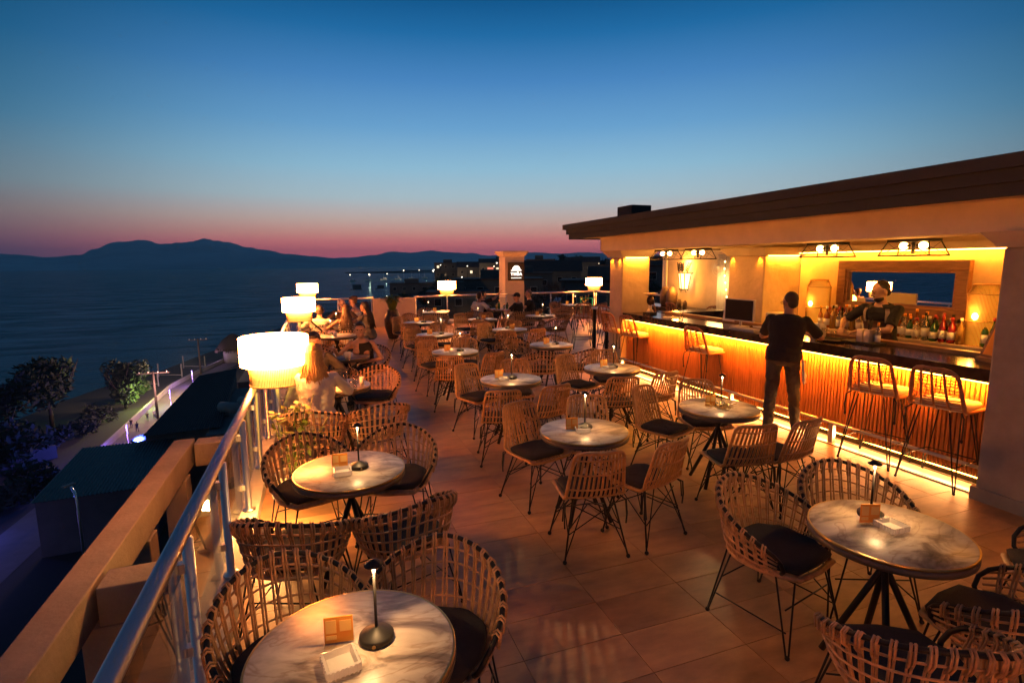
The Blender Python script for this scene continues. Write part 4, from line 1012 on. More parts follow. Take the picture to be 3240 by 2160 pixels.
# ================================================================== FURNITURE
# ---- tub armchair (faces +y, seat centre at the origin)
def tub_pt(th, t):
    a = R(th); k = abs(th) / 118.0
    z1 = .778 - .225 * k ** 1.45
    ex = .245; ey = .235
    bx = ex * math.copysign(abs(math.sin(a)) ** .8, math.sin(a)); by = -ey * math.copysign(abs(math.cos(a)) ** .8, math.cos(a))
    tx = .315 * math.sin(a); ty = -.30 * math.cos(a) - .035 * math.cos(a) + .0
    f = t ** .62
    return Vector((bx + (tx - bx) * f, by + (ty - by) * f, .425 + (z1 - .425) * t))
def hairpin(bb, top, foot, sp, r=.0055, up=.42):
    d = Vector((-(foot[1] - top[1]), foot[0] - top[0], 0)); d = d.normalized() * sp if d.length > 1e-4 else Vector((sp, 0, 0))
    f = Vector(foot)
    for s in (-1, 1): bb.tube([Vector((*top, up)) + d * s, Vector((f.x, f.y, .012)) + d * s * .12], r, 5)
    bb.ell((f.x, f.y, .014), (.014, .014, .014), None, 8, 5)
def tub_meshes(rm, tag_):
    d = {}
    rim = [tub_pt(-126, 0), tub_pt(-127, .35), tub_pt(-123, .75), tub_pt(-116, .96)] + [tub_pt(t, 1) for t in range(-108, 109, 12)] + [tub_pt(116, .96), tub_pt(123, .75), tub_pt(127, .35), tub_pt(126, 0)]
    b1 = MB().tube(rim, .0115, 7)
    ring = [tub_pt(t, 0) for t in range(-126, 127, 12)]
    ring = ring + [Vector((.17, .235, .425)), Vector((0, .25, .425)), Vector((-.17, .235, .425))]
    b1.tube(ring, .010, 6, True)
    d['frame'] = b1.mesh('frame', M['black'])
    def strap(th):
        b_ = MB()
        for s in (-1, 1):
            o = s * 1.15
            pts = [tub_pt(th + o * 1.3, 0) + Vector((0, 0, -.014))] + [tub_pt(th + o * (1.2 - .2 * t), t) for t in (.12, .3, .5, .7, .88)]
            tp = tub_pt(th + o, 1); out = Vector((tp.x, tp.y, 0)).normalized()
            pts += [tp + Vector((0, 0, .004)) - out * .016, tp + Vector((0, 0, .0175)), tp + out * .017, tp + out * .012 + Vector((0, 0, -.05)), tub_pt(th + o, .75) + out * .008]
            b_.tube(pts, .0056, 5)
        return b_
    ths = [-108 + 216 * k / 22 for k in range(23)]
    d['straps'] = [strap(t).mesh('strap', rm) for t in ths]
    js = MB()
    for t in ths: s_ = strap(t); js.add(s_.v, s_.f, True)
    d['joined'] = js.mesh('cane_weave', rm)
    hp = []
    for t in (.2, .42, .64, .83):
        hp.append(MB().tube([tub_pt(th, t) * 1.0 + Vector((tub_pt(th, t).x, tub_pt(th, t).y, 0)).normalized() * .006 for th in range(-120, 121, 10)], .0058, 5).mesh('hoop', rm))
    d['hoops'] = hp
    e = MB().tube([p + Vector((0, 0, -.006)) for p in ring], .017, 7, True)
    for k in range(9): e.box((0, -.2 + .05 * k, .418), (.44 - .012 * abs(k - 4), .02, .008))
    d['seat_weave'] = e.mesh('seat_weave', rm)
    cu = MB(); rings = []
    cr_ = random.Random(2)
    for z, s in ((.432, .90), (.44, .98), (.462, 1.0), (.476, .95), (.480, .80), (.478, .3)):
        rings.append([((p.x * s * .98), (p.y * s * .98), z + .004 * math.sin(i * 1.7) * (s > .5)) for i, p in enumerate(ring)])
    cu.loft(rings); d['cushion'] = cu.mesh('cushion', M['cushion'])
    d['legs'] = []
    for sx_, sy_ in ((-1, 1), (1, 1), (-1, -1), (1, -1)):
        l_ = MB(); hairpin(l_, (sx_ * .19, sy_ * .17), (sx_ * .265, sy_ * .25, 0), .05); d['legs'].append(l_.mesh('leg', M['black']))
    br = MB()
    for s in (-1, 1): br.tube([(s * .24, .22, .13), (s * .24, -.22, .13)], .0045, 5)
    br.tube([(-.215, .195, .24), (.215, .195, .24)], .0045, 5); br.tube([(-.215, -.195, .24), (.215, -.195, .24)], .0045, 5)
    d['brace'] = br.mesh('brace', M['black'])
    return d
TUB = tub_meshes(M['rattan2'], 'a')
def make_tub(detail):
    t = thing('tub_chair', '', 'armchair')
    inst(TUB['frame'], 'frame', t)
    if detail:
        for m in TUB['straps']: inst(m, 'strap', t)
        for m in TUB['hoops']: inst(m, 'hoop', t)
    else:
        inst(TUB['joined'], 'cane_weave', t)
        hb = TUB.get('hj')
        if not hb:
            for m in TUB['hoops']: inst(m, 'hoop', t)
    inst(TUB['seat_weave'], 'seat_weave', t); inst(TUB['cushion'], 'cushion', t)
    for m in TUB['legs']: inst(m, 'leg', t)
    inst(TUB['brace'], 'brace', t)
    return t

# ---- slim shell chair and bar stool
def shell_pt(u, t, W0=.215, W1=.172, zs=.44, hb=.385):
    """t 0..1 along the profile: seat front -> bend -> back top; u -1..1 across"""
    prof = [(.235, zs - .012), (.20, zs), (0, zs - .006), (-.12, zs - .004), (-.175, zs + .03), (-.205, zs + .10), (-.235, zs + .2), (-.262, zs + .3), (-.288, zs + hb)]
    k = min(len(prof) - 1.0001, t * (len(prof) - 1)); i = int(k); f = k - i
    y = prof[i][0] + (prof[i + 1][0] - prof[i][0]) * f; z = prof[i][1] + (prof[i + 1][1] - prof[i][1]) * f
    w = W0 + (W1 - W0) * max(0, (t - .5) / .5) ** 1.1
    bk = max(0, min(1, (t - .4) / .25))
    y += .05 * bk * (u * u) - .012 * bk; z += (.012 * u * u) * (1 - bk)
    return Vector((u * w, y, z))
def shell_frame(r, rounder=False, **kw):
    P = lambda u, t: shell_pt(u, t, **kw)
    side = [P(-1, t) for t in (.04, .12, .25, .375, .45, .5, .56, .62, .75, .875, .94)]
    top = [P(-.93, .975), P(-.72, 1), P(-.35, 1.005), P(0, 1.007), P(.35, 1.005), P(.72, 1), P(.93, .975)]
    if rounder: side = side[:-1]; top = [P(-.985, .92), P(-.90, .955), P(-.74, .985), P(-.5, 1.0), P(-.2, 1.008), P(.2, 1.008), P(.5, 1.0), P(.74, .985), P(.90, .955), P(.985, .92)]
    front = [P(.9, .01), P(.5, 0), P(0, -.0), P(-.5, 0), P(-.9, .01)]
    full = side + top + [P(1, t) for t in (((.875,) if rounder else (.94, .875)) + (.75, .62, .56, .5, .45, .375, .25, .12, .04))] + front
    return MB().tube(full, r, 8, True)
def eiffel(bb, zs, top, foot):
    pass
def slim_meshes(rm):
    d = {}
    d['frame'] = shell_frame(.0135).mesh('frame', rm)
    d['canes'] = []
    us = [-.82 + 1.64 * k / 10 for k in range(11)]
    js = MB()
    for u in us:
        b_ = MB().tube([shell_pt(u, t) + Vector((0, .004, 0)) for t in (.40, .47, .52, .58, .66, .78, .9, 1.0)], .0092, 5)
        d['canes'].append(b_.mesh('cane', rm)); js.add(b_.v, b_.f, True)
    d['joined'] = js.mesh('cane_weave', rm)
    d['hoops'] = [MB().tube([shell_pt(u, t) + Vector((0, -.008, -.002)) for u in (-1, -.6, -.2, .2, .6, 1)], .0062, 5).mesh('hoop', rm) for t in (.5, .62, .77, .92)]
    sw = MB()
    for k in range(15): 
        u = -.9 + 1.8 * k / 14; sw.tube([shell_pt(u, t) for t in (.01, .12, .25, .375)], .0075, 5)
    d['seat_weave'] = sw.mesh('seat_weave', rm)
    cu = MB(); rings = []
    base = []
    for k in range(28):
        a = 2 * PI * k / 28; c_, s_ = math.cos(a), math.sin(a); base.append((math.copysign(abs(c_) ** .35, c_) * .195, math.copysign(abs(s_) ** .35, s_) * .185 + .025))
    for z, s in ((.446, .92), (.452, .99), (.47, 1), (.482, .95), (.486, .75), (.484, .25)): rings.append([(x * s, y * s, z + .003 * math.sin(i * 1.3)) for i, (x, y) in enumerate(base)])
    cu.loft(rings)
    for s in (-1, 1):
        cu.tube([(s * .19, -.15, .45), (s * .225, -.18, .43), (s * .232, -.185, .33), (s * .228, -.18, .25)], .006, 4); cu.tube([(s * .19, -.15, .45), (s * .23, -.16, .42), (s * .24, -.165, .30)], .006, 4)
    d['cushion'] = cu.mesh('cushion', M['cushion'])
    d['legs'] = []
    for sx_, sy_ in ((-1, 1), (1, 1), (-1, -1), (1, -1)):
        l_ = MB(); l_.tube([(sx_ * .15, sy_ * .13 + .02, .435), (sx_ * .235, sy_ * .215, .012)], .0068, 6); l_.tube([(sx_ * .06, sy_ * .15 + .02, .435), (sx_ * .228, sy_ * .212, .05)], .0045, 5); l_.ell((sx_ * .236, sy_ * .216, .016), (.016, .016, .016), None, 8, 6)
        d['legs'].append(l_.mesh('leg', M['black']))
    br = MB()
    for s in (-1, 1):
        br.tube([(s * .19, .17, .24), (0, 0, .335), (-s * .19, -.17, .24)], .0045, 5)
        br.tube([(-.2, s * .18, .2), (.16, s * .145, .4)], .0042, 5); br.tube([(.2, s * .18, .2), (-.16, s * .145, .4)], .0042, 5); br.tube([(s * .2, -.17, .2), (s * .16, .13, .4)], .0042, 5)
    br.tube([(-.16, .15, .432), (.16, .15, .432), (.16, -.11, .432), (-.16, -.11, .432)], .006, 5, True)
    d['brace'] = br.mesh('brace', M['black'])
    return d
SLIM = slim_meshes(M['rattan'])
def make_slim(detail):
    t = thing('rattan_chair', '', 'chair')
    inst(SLIM['frame'], 'frame', t)
    if detail:
        for m in SLIM['canes']: inst(m, 'cane', t)
        for m in SLIM['hoops']: inst(m, 'hoop', t)
    else:
        inst(SLIM['joined'], 'cane_weave', t)
        for m in SLIM['hoops']: inst(m, 'hoop', t)
    inst(SLIM['seat_weave'], 'seat_weave', t); inst(SLIM['cushion'], 'cushion', t)
    for m in SLIM['legs']: inst(m, 'leg', t)
    inst(SLIM['brace'], 'brace', t)
    return t
SK = dict(W0=.225, W1=.175, zs=.73, hb=.40)
def make_stool():
    t = thing('bar_stool', '', 'bar stool'); rm = M['rattan3']
    shell_frame(.0175, True, **SK).build('frame', rm, t)
    for u in (-.5, 0, .5): MB().tube([shell_pt(u, x, **SK) + Vector((0, -.006, 0)) for x in (.05, .25, .40, .47, .52, .58, .66, .78, .9, 1.0)], .0105, 6).build('rib', rm, t)
    wb = MB()
    for k in range(14):
        tt = .45 + .039 * k; wb.tube([shell_pt(u, tt, **SK) + Vector((0, .006, .004 * math.sin(k * 2 + u * 3))) for u in (-1, -.6, -.2, .2, .6, 1)], .0052, 5)
    wb.build('cane_weave', rm, t)
    cu = MB(); rings = []; base = []
    for k in range(28):
        a = 2 * PI * k / 28; c_, s_ = math.cos(a), math.sin(a); base.append((math.copysign(abs(c_) ** .3, c_) * .205, math.copysign(abs(s_) ** .3, s_) * .20 + .035))
    for z, s in ((.738, .93), (.746, 1), (.785, 1), (.796, .96), (.80, .75), (.799, .25)): rings.append([(x * s, y * s, z) for x, y in base])
    cu.loft(rings).build('cushion', M['cushion2'], t)
    for sx_, sy_ in ((-1, 1), (1, 1), (-1, -1), (1, -1)):
        l_ = MB(); hairpin(l_, (sx_ * .15, sy_ * .14), (sx_ * .245, sy_ * .235, 0), .045, .006, .725); l_.build('leg', M['black'], t)
    a = .215; MB().tube([(-a, -a, .24), (a, -a, .24), (a, a, .24), (-a, a, .24)], .006, 6, True).build('foot_ring', M['black'], t)
    tie = MB()
    for s in (-1, 1): tie.tube([(s * .2, -.15, .735), (s * .235, -.18, .70), (s * .24, -.19, .60), (s * .235, -.18, .50)], .007, 4); tie.ell((s * .235, -.18, .49), (.012, .012, .018), None, 6, 5)
    tie.build('cushion_tie', M['cushion'], t)
    return t

# ---- round marble table
def make_table():
    t = thing('marble_table', '', 'table')
    MB().lathe([(0, .742), (.352, .742), (.358, .738), (.358, .726), (0, .726)][::-1], 64).build('marble_top', M['marble'], t)
    MB().lathe([(.3, .692), (.361, .692), (.363, .70), (.363, .7255), (.3, .7255)], 64).build('rim_band', M['edge'], t)
    MB().lathe([(.3585, .7265), (.3625, .7265), (.3625, .7405), (.3585, .7405)], 64).build('brass_edge', M['brass'], t)
    MB().lathe([(.0, .66), (.11, .66), (.12, .691), (0, .691)], 20).build('hub', M['black'], t)
    for k in range(4):
        a = PI / 4 + k * PI / 2
        MB().cap((-.05 * math.cos(a), -.05 * math.sin(a), .66), (.25 * math.cos(a), .25 * math.sin(a), .006), .017, .017, 8, True).build('leg', M['black'], t)
    return t
def make_square():
    t = thing('square_table', '', 'table')
    bevel(MB().box((0, 0, .73), (.72, .72, .024)).build('table_top', M['marble'], t), .004)
    MB().box((0, 0, .70), (.70, .70, .034)).build('rim_band', M['edge'], t)
    for k in range(4):
        a = PI / 4 + k * PI / 2; MB().cap((.03 * math.cos(a), .03 * math.sin(a), .69), (.3 * math.cos(a), .3 * math.sin(a), .006), .017, .017, 8, True).build('leg', M['black'], t)
    return t
# ---- cordless table lamp, menu stand, ashtray
def make_lamp():
    t = thing('table_lamp', '', 'table lamp')
    MB().lathe([(.060, 0), (.062, .004), (.062, .022), (.058, .026), (.010, .048), (.0, .049)], 24).build('base', M['black'], t)
    MB().cap((0, -.0625, .013), (0, -.0655, .013), .007, .007, 8, True).build('switch', M['brass'], t)
    MB().cap((0, 0, .047), (0, 0, .262), .0055, .0055, 8, True).build('pole', M['black'], t)
    MB().lathe([(.0062, .262), (.0066, .288), (.003, .291)], 10).build('light_tip', E['tip'], t)
    MB().lathe([(.034, .292), (.034, .294), (.012, .310), (.0, .313)], 16).build('cap', M['black'], t)
    light('lamp_light', 'SPOT', t, (0, -.021, .2905), 2.0, (1, .54, .21), .008, (0, 0, 0), spot_size=R(168), spot_blend=.35)
    return t
def make_menu():
    t = thing('menu_stand', '', 'menu stand')
    MB().box((0, 0, .004), (.10, .05, .008)).build('acrylic_base', M['acryl'], t)
    MB().box((0, 0, .058), (.10, .004, .10)).build('card', M['card'], t)
    f = MB()
    f.box((-.026, -.0029, .072), (.036, .001, .05)); f.box((.024, -.0029, .072), (.040, .001, .042)); f.box((-.026, -.0029, .03), (.036, .001, .016))
    f.box((-.026, .0029, .066), (.036, .001, .05)); f.box((.024, .0029, .066), (.040, .001, .05))
    f.build('printed_panel', M['card2'], t)
    return t
def make_ash():
    t = thing('glass_ashtray', '', 'ashtray')
    b_ = MB(); sq = lambda s, z: [(-s, -s, z), (s, -s, z), (s, s, z), (-s, s, z)]
    b_.loft([sq(.050, 0), sq(.056, .006), sq(.056, .034), sq(.048, .036), sq(.040, .014), sq(.02, .012)], False)
    for k in range(7):
        for s in (-1, 1): b_.box((-.045 + .015 * k, s * .0575, .019), (.006, .004, .028)); b_.box((s * .0575, -.045 + .015 * k, .019), (.004, .006, .028))
    b_.build('dish', M['crystal'], t)
    return t
M['crystal'] = mat('cut crystal', (.88, .84, .76), .08)
M['crystal'].node_tree.nodes['Principled BSDF'].inputs['Alpha'].default_value = .36

PROTO = {}
def place(kind, loc, rz, label, group, scale=None):
    mk = {'tub': lambda: make_tub(False), 'tubd': lambda: make_tub(True), 'slim': lambda: make_slim(False), 'slimd': lambda: make_slim(True), 'stool': make_stool,
          'table': make_table, 'square': make_square, 'lamp': make_lamp, 'menu': make_menu, 'ash': make_ash}[kind]
    if kind not in PROTO: o = PROTO[kind] = mk(); bpy.context.view_layer.update(); kids(o)
    else: o = copy_tree(PROTO[kind])
    o.location = loc; o.rotation_euler = (0, 0, rz); o['label'] = label; o['group'] = group
    return o
rj = random.Random(21)
def face(cx, cy, tx, ty): return math.atan2(-(tx - cx), ty - cy)
# table: (x, y), kind, short phrase, detail level, chairs [(x, y, side phrase)], facing jitter
G1, G2 = 'rattan tub armchairs on the terrace', 'slim rattan dining chairs on the terrace'
TABLES = [
 ('t1', (.05, 1.83), 'table', 'the nearest railing-side table', [('tub', -.17, 2.24, 'behind-left of'), ('tub', .39, 2.15, 'behind-right of'), ('tub', .62, 1.02, 'at the near right of')], 1),
 ('t2', (.14, 3.62), 'table', 'the second railing-side table', [('tub', -.12, 4.13, 'behind-left of'), ('tub', .50, 4.10, 'behind-right of'), ('tub', -.19, 3.20, 'backing the viewer at the left of'), ('tub', .42, 3.18, 'backing the viewer at the right of')], 1),
 ('t3', (.16, 6.30), 'table', 'the cream-bloused woman\u2019s table', [('tub', -.08, 5.42, 'under the woman at'), ('tub', .50, 5.44, 'empty and backing the viewer at'), ('tub', .62, 6.88, 'empty beyond'), ('tub', -.06, 7.1, 'under the dark-haired man at')], 1),
 ('t4', (.34, 8.35), 'table', 'the black-topped woman\u2019s table', [('tub', .74, 8.78, 'under the woman at'), ('tub', -.04, 8.9, 'left beyond'), ('tub', .15, 7.75, 'empty near left of')], 0),
 ('t5', (.31, 10.9), 'table', 'the table before the lettered-shirt guest', [('tub', -.15, 10.2, 'empty near left of'), ], 0),
 ('t5b', (.42, 12.6), 'table', 'the lettered-shirt guest\u2019s table', [('tub', -.02, 11.72, 'under the lettered-shirt guest at'), ('tub', .54, 11.55, 'under the striped-top woman at')], 0),
 ('t6', (2.0, 3.81), 'table', 'the front middle table', [('slim', 1.75, 4.26, 'behind-left of'), ('slim', 2.30, 4.28, 'behind-right of'), ('slim', 1.80, 3.36, 'backing the viewer left of'), ('slim', 2.30, 3.37, 'backing the viewer right of')], 1),
 ('t7', (3.51, 3.98), 'table', 'the table by the standing waiter', [('slim', 3.20, 4.42, 'behind-left of'), ('slim', 3.74, 4.46, 'behind-right of'), ('slim', 3.26, 3.45, 'backing the viewer left of'), ('slim', 3.68, 3.42, 'backing the viewer right of')], 1),
 ('t8', (2.67, 1.77), 'table', 'the marble table at lower right', [('tub', 2.44, 2.24, 'behind-left of'), ('tub', 3.06, 2.22, 'behind-right of'), ('tub', 2.18, 1.32, 'backing the viewer left of'), ('tub', 2.86, 1.36, 'dark, close to the viewer at'), ('tub', 3.66, 1.46, 'cut by the right frame edge at')], 1),
 ('t9', (2.11, 5.90), 'table', 'the second middle-row table', [('slim', 1.82, 6.32, 'behind-left of'), ('slim', 2.36, 6.40, 'behind-right of'), ('slim', 1.78, 5.30, 'backing the viewer left of'), ('slim', 2.28, 5.32, 'backing the viewer right of')], 1),
 ('t10', (3.57, 6.05), 'table', 'the second bar-side table', [('slim', 3.28, 6.48, 'behind-left of'), ('slim', 3.85, 6.62, 'behind-right of'), ('slim', 3.25, 5.40, 'backing the viewer left of'), ('slim', 3.78, 5.46, 'backing the viewer right of')], 1),
 ('t11', (3.67, 8.22), 'table', 'the third bar-side table', [('tub', 3.33, 8.72, 'behind-left of'), ('tub', 3.95, 8.75, 'behind-right of'), ('tub', 3.26, 7.68, 'backing the viewer left of'), ('tub', 3.86, 7.62, 'backing the viewer right of')], 0),
 ('t12', (1.99, 8.15), 'table', 'the third middle-row table', [('slim', 1.74, 8.62, 'behind-left of'), ('slim', 2.28, 8.62, 'behind-right of'), ('slim', 1.76, 7.55, 'backing the viewer left of'), ('slim', 2.30, 7.58, 'backing the viewer right of')], 0),
 ('t13', (2.12, 10.3), 'table', 'the fourth middle-row table', [('slim', 1.84, 10.72, 'behind-left of'), ('slim', 2.40, 10.8, 'behind-right of'), ('slim', 1.84, 9.72, 'backing the viewer left of'), ('slim', 2.36, 9.68, 'backing the viewer right of')], 0),
 ('t14', (2.22, 12.6), 'table', 'the farthest middle-row table', [('slim', 1.92, 13.0, 'behind-left of'), ('slim', 2.5, 13.05, 'behind-right of'), ('slim', 1.92, 11.95, 'backing the viewer left of'), ('slim', 2.46, 11.92, 'backing the viewer right of')], 0),
 ('t15', (3.74, 10.5), 'table', 'the fourth bar-side table', [('slim', 3.46, 10.98, 'behind-left of'), ('slim', 4.02, 11.0, 'behind-right of'), ('slim', 3.45, 9.92, 'backing the viewer left of'), ('slim', 4.0, 9.95, 'backing the viewer right of')], 0),
 ('t16', (3.82, 12.7), 'table', 'the farthest bar-side table', [('slim', 3.5, 13.2, 'behind-left of'), ('slim', 4.06, 13.2, 'behind-right of'), ('slim', 3.54, 12.1, 'backing the viewer left of'), ('slim', 4.1, 12.05, 'backing the viewer right of')], 0),
 ('t17', (3.2, 15.3), 'square', 'the square table under the left far lamp', [('tub', 2.5, 14.9, 'left of'), ('tub', 3.1, 16.0, 'beyond'), ('tub', 3.05, 14.5, 'in front of'), ('tub', 3.95, 15.1, 'right of')], 0),
 ('t18', (5.46, 13.0), 'table', 'the small table before the capped guest', [('tub', 5.25, 13.6, 'behind'), ('tub', 5.0, 12.4, 'near left of'), ('tub', 5.6, 12.3, 'near right of')], 0),
 ('t19', (8.0, 16.0), 'square', 'the square table under the right far lamp', [('tub', 7.3, 15.4, 'near left of'), ('tub', 7.75, 16.7, 'beyond'), ('tub', 8.0, 15.1, 'in front of'), ('tub', 8.75, 15.9, 'right of')], 0),
 ('t20', (5.2, 15.3), 'square', 'the dinner table of the four far guests', [('tub', 4.32, 14.85, 'under the white-shirted guest at'), ('tub', 4.72, 15.75, 'under the pointing guest at'), ('tub', 5.28, 14.05, 'under the capped guest at'), ('tub', 5.92, 14.75, 'under the grey-haired guest at')], 0),
]
TL_ = {'t1': 'large round marble table in the foreground beside the railing, cut by the bottom edge', 't2': 'second round marble table along the railing, ringed by four tub chairs', 't3': 'round table with glasses in front of the long-haired woman in cream',
 't4': 'round table at which the woman in the black top sits', 't5': 'railing-side round table with a white candle, nearer than the striped-top woman', 't5b': 'small round table beyond the guest in the Los Angeles shirt', 't6': 'round marble table in front of the middle row, lit by its small lamp',
 't7': 'brown-lit round table beside the standing waiter, with dried flowers', 't8': 'round marble table at lower right in front of the big pillar', 't9': 'second round marble table of the middle row', 't10': 'second round table of the bar-side row, near the lone bar stool',
 't11': 'third round table of the bar-side row, ringed by tub chairs', 't12': 'third round table of the middle row', 't13': 'fourth round table of the middle row', 't14': 'farthest round table of the middle row, near the potted plant',
 't15': 'fourth round table of the bar-side row, with a white napkin', 't16': 'farthest round table of the bar-side row, with a white napkin', 't17': 'square table under the left far floor lamp', 't18': 'small round table in front of the capped guest at the far side',
 't19': 'square table with an orange flower under the right far floor lamp', 't20': 'square dark table with bottles shared by four far guests'}
for key, (tx, ty), kind, ph, chairs, det in TABLES:
    tb = place(kind, (tx, ty, 0), rj.uniform(-.4, .4) + (0 if kind == 'table' else 0), TL_[key], 'round marble tables' if kind == 'table' else 'square tables')
    for ck, x, y, side in chairs:
        a = face(x, y, tx, ty) * .55 + (PI * .45 if face(x, y, tx, ty) > PI / 2 else -PI * .45 if face(x, y, tx, ty) < -PI / 2 else 0) if abs(y - ty) > .3 else face(x, y, tx, ty)
        a += rj.uniform(-.07, .07)
        kn = 'rattan tub armchair' if ck == 'tub' else 'slim rattan chair'
        place(ck + ('d' if det else ''), (x, y, 0), a, f'{kn} {side} {ph}', G1 if ck == 'tub' else G2)
TOPS = {k: (p, ph) for k, p, kind, ph, c, d in TABLES}
# lamps, menus, ashtrays on the tables: (table, lamp offset, menu offset, menu turn, ashtray offset)
for key, lo, mo, mr_, ao in (('t1', (.085, .03), (-.045, .05), 8, (-.045, -.07)), ('t2', (.06, .0), (-.06, .02), 5, (-.05, -.07)), ('t6', (.03, .05), (-.10, .03), 12, (-.03, -.02)), ('t7', (.05, .03), (-.06, .05), 10, None),
     ('t8', (.06, .14), (-.03, .08), 20, (.02, .0)), ('t9', (.02, .02), (-.13, .06), 6, (-.1, -.04)), ('t10', (.02, .0), (-.10, .04), 8, (-.08, -.05)), ('t11', (.08, .0), (-.08, .02), 5, (-.04, -.08)), ('t12', (.08, .0), (-.12, .02), 5, (-.06, -.08)),
     ('t13', (.12, .0), (-.10, .02), 5, (0, -.1)), ('t14', (.1, -.05), (-.04, .1), 5, None), ('t15', (.0, .1), (.04, -.04), 5, None), ('t16', (-.1, .08), (.02, 0), 5, None), ('t17', (-.2, .1), (-.02, .1), 5, None), ('t18', (.1, 0), (-.06, 0), 5, None), ('t19', (-.05, -.1), (-.24, .1), 5, None),
     ('t5', (-.1, .15), None, 0, None), ('t5b', (-.05, .1), None, 0, None)):
    (tx, ty), ph = TOPS[key]; z = .7425
    ph2 = ph
    place('lamp', (tx + lo[0], ty + lo[1], z), rj.uniform(-.3, .3), f'black cordless lamp on {ph2}', 'cordless lamps on the tables')
    if mo: place('menu', (tx + mo[0], ty + mo[1], z), R(-mr_), f'orange menu card stand on {ph2}', 'menu stands on the tables')
    if ao: place('ash', (tx + ao[0], ty + ao[1], z), rj.uniform(-.3, .3), f'square cut-glass ashtray on {ph2}', 'glass ashtrays on the tables')
# other things on tables
dr = MB(); rd = random.Random(6)
for k in range(60):
    p = Vector((rd.gauss(0, .045), rd.gauss(0, .035), .008)); d = Vector((rd.gauss(0, .03), rd.gauss(0, .03), rd.uniform(.005, .05))); dr.tube([p, p + d], .0022, 4)
tag(dr.build('dried_flowers', M['card2'], None, (3.50, 3.93, .743)), 'tangle of pale dried flowers on the table by the standing waiter', 'dried flowers')
for k, (x, y) in enumerate(((3.70, 10.42), (3.98, 12.72))): tag(MB().box((0, 0, .004), (.2, .16, .008)).build('folded_napkin', M['paper'], None, (x - .14 * (1 - k), y - .04, .743), .4), 'white folded napkin on the ' + ('fourth' if k == 0 else 'farthest') + ' bar-side table', 'napkin')
for k, (x, y, hh, r) in enumerate(((.32, 6.12, .085, .045), (.42, 6.2, .10, .026), (.36, 6.33, .09, .04), (.24, 6.45, .12, .035))):
    tag(MB().lathe([(r * .9, 0), (r, hh), (r * .93, hh), (r * .85, .006), (0, .006)], 14).build('drinking_glass', M['clear'] if k != 1 else M['white'], None, (x, y, .743)), ['wide tumbler nearest the empty tub chair on the cream-bloused woman\u2019s table', 'white shaker pot beside the tumbler on the cream-bloused woman\u2019s table', 'tumbler half hidden by the cream blouse', 'tall glass between the woman and the dark-haired man'][k], 'shaker' if k == 1 else 'glass')
tag(bevel(MB().box((0, 0, .004), (.075, .15, .008)).build('smartphone', M['screen'], None, (.27, 6.03, .743), .9)), 'black phone lying at the edge of the cream-bloused woman\u2019s table', 'phone')
t = thing('candle_glass', 'round amber cocktail glass held up by the black-topped woman', 'glass', (.36, 7.98, .743)); MB().lathe([(.035, 0), (.05, .03), (.055, .09), (.05, .12), (.048, .12), (.05, .05), (0, .008)], 16).build('bowl', M['crystal'], t); MB().lathe([(.03, .01), (.046, .035), (.046, .06), (0, .06)], 14).build('drink', BG['red'], t)
tag(MB().lathe([(.034, 0), (.034, .085), (.03, .085), (.028, .01), (0, .01)], 16).build('candle_cup', M['white'], None, (.28, 10.75, .743)), 'white candle cup on the railing-side table before the striped-top woman', 'candle')
for k, (x, y, h_) in enumerate(((5.0, 15.2, .2), (5.12, 15.32, .27), (5.35, 15.25, .24), (5.42, 15.4, .18), (5.22, 15.12, .16))):
    bottle('dinner_bottle', x, y, .743, h_, .035, BG[['gold', 'green', 'green', 'clear', 'clear'][k]], CAPS[k % 3], f'{["small golden", "tall green", "dark green", "clear", "short clear"][k]} bottle on the four far guests\u2019 table', 'bottles on the far guests\u2019 table', lab=False)
# flower on t19
t = thing('flower_stem', 'orange flower sprig standing on the square table under the right far lamp', 'flowers', (8.3, 15.9, .743)); f = MB()
for k in range(7):
    a = k * .9; f.tube([(0, 0, 0), (.05 * math.cos(a), .05 * math.sin(a), .09), (.14 * math.cos(a), .14 * math.sin(a), .16 + .02 * k)], .008, 4, r1=.004); f.ell((.14 * math.cos(a), .14 * math.sin(a), .17 + .02 * k), (.02, .02, .03), None, 6, 5)
f.build('sprig', M['card'], t)

# high table beside the front pillar with two stools, and the stools at the bar
t = thing('high_table', 'white topped high table on dark posts left of the bar pillar', 'high table', (6.45, 11.0, 0))
bevel(MB().span((-.35, -.35, 1.02), (.35, .35, 1.06)).build('table_top', M['white'], t)); 
for s in ((-1, -1), (1, -1), (1, 1), (-1, 1)): MB().span((s[0] * .29 - .03, s[1] * .29 - .03, 0), (s[0] * .29 + .03, s[1] * .29 + .03, 1.018)).build('leg', M['black'], t)
MB().span((-.29, -.31, .3), (.29, -.27, .34)).build('cross_rail', M['black'], t)
GS = 'rattan bar stools'
for x, y, a, lb_ in ((6.0, 11.9, -20, 'rattan bar stool beyond the high table, seen from its side'), (6.12, 10.72, -70, 'rattan bar stool pushed up to the white high table'), (5.42, 9.30, -84, 'bar stool in front of the far ochre pillar, leftmost at the counter'), (5.42, 8.62, -80, 'bar stool at the far counter end beside the leftmost one'),
                 (5.38, 6.66, -84, 'lone bar stool between the far counter end and the waiter'), (5.32, 3.86, -78, 'bar stool right of the waiter, left of the pair by the pillar'), (5.34, 3.24, -84, 'bar stool next to the big right pillar')):
    place('stool', (x + .16, y, 0), R(a), lb_, GS)
for k, (x, y, a) in enumerate(((8.1, 9.9, 20), (8.25, 10.9, -90), (8.2, 11.8, -80))):
    place('stool', (x, y, 0), R(a), ['rattan stool showing edge-on behind the counter end', 'middle rattan stool before the dark side table', 'left rattan stool before the dark side table'][k], GS)

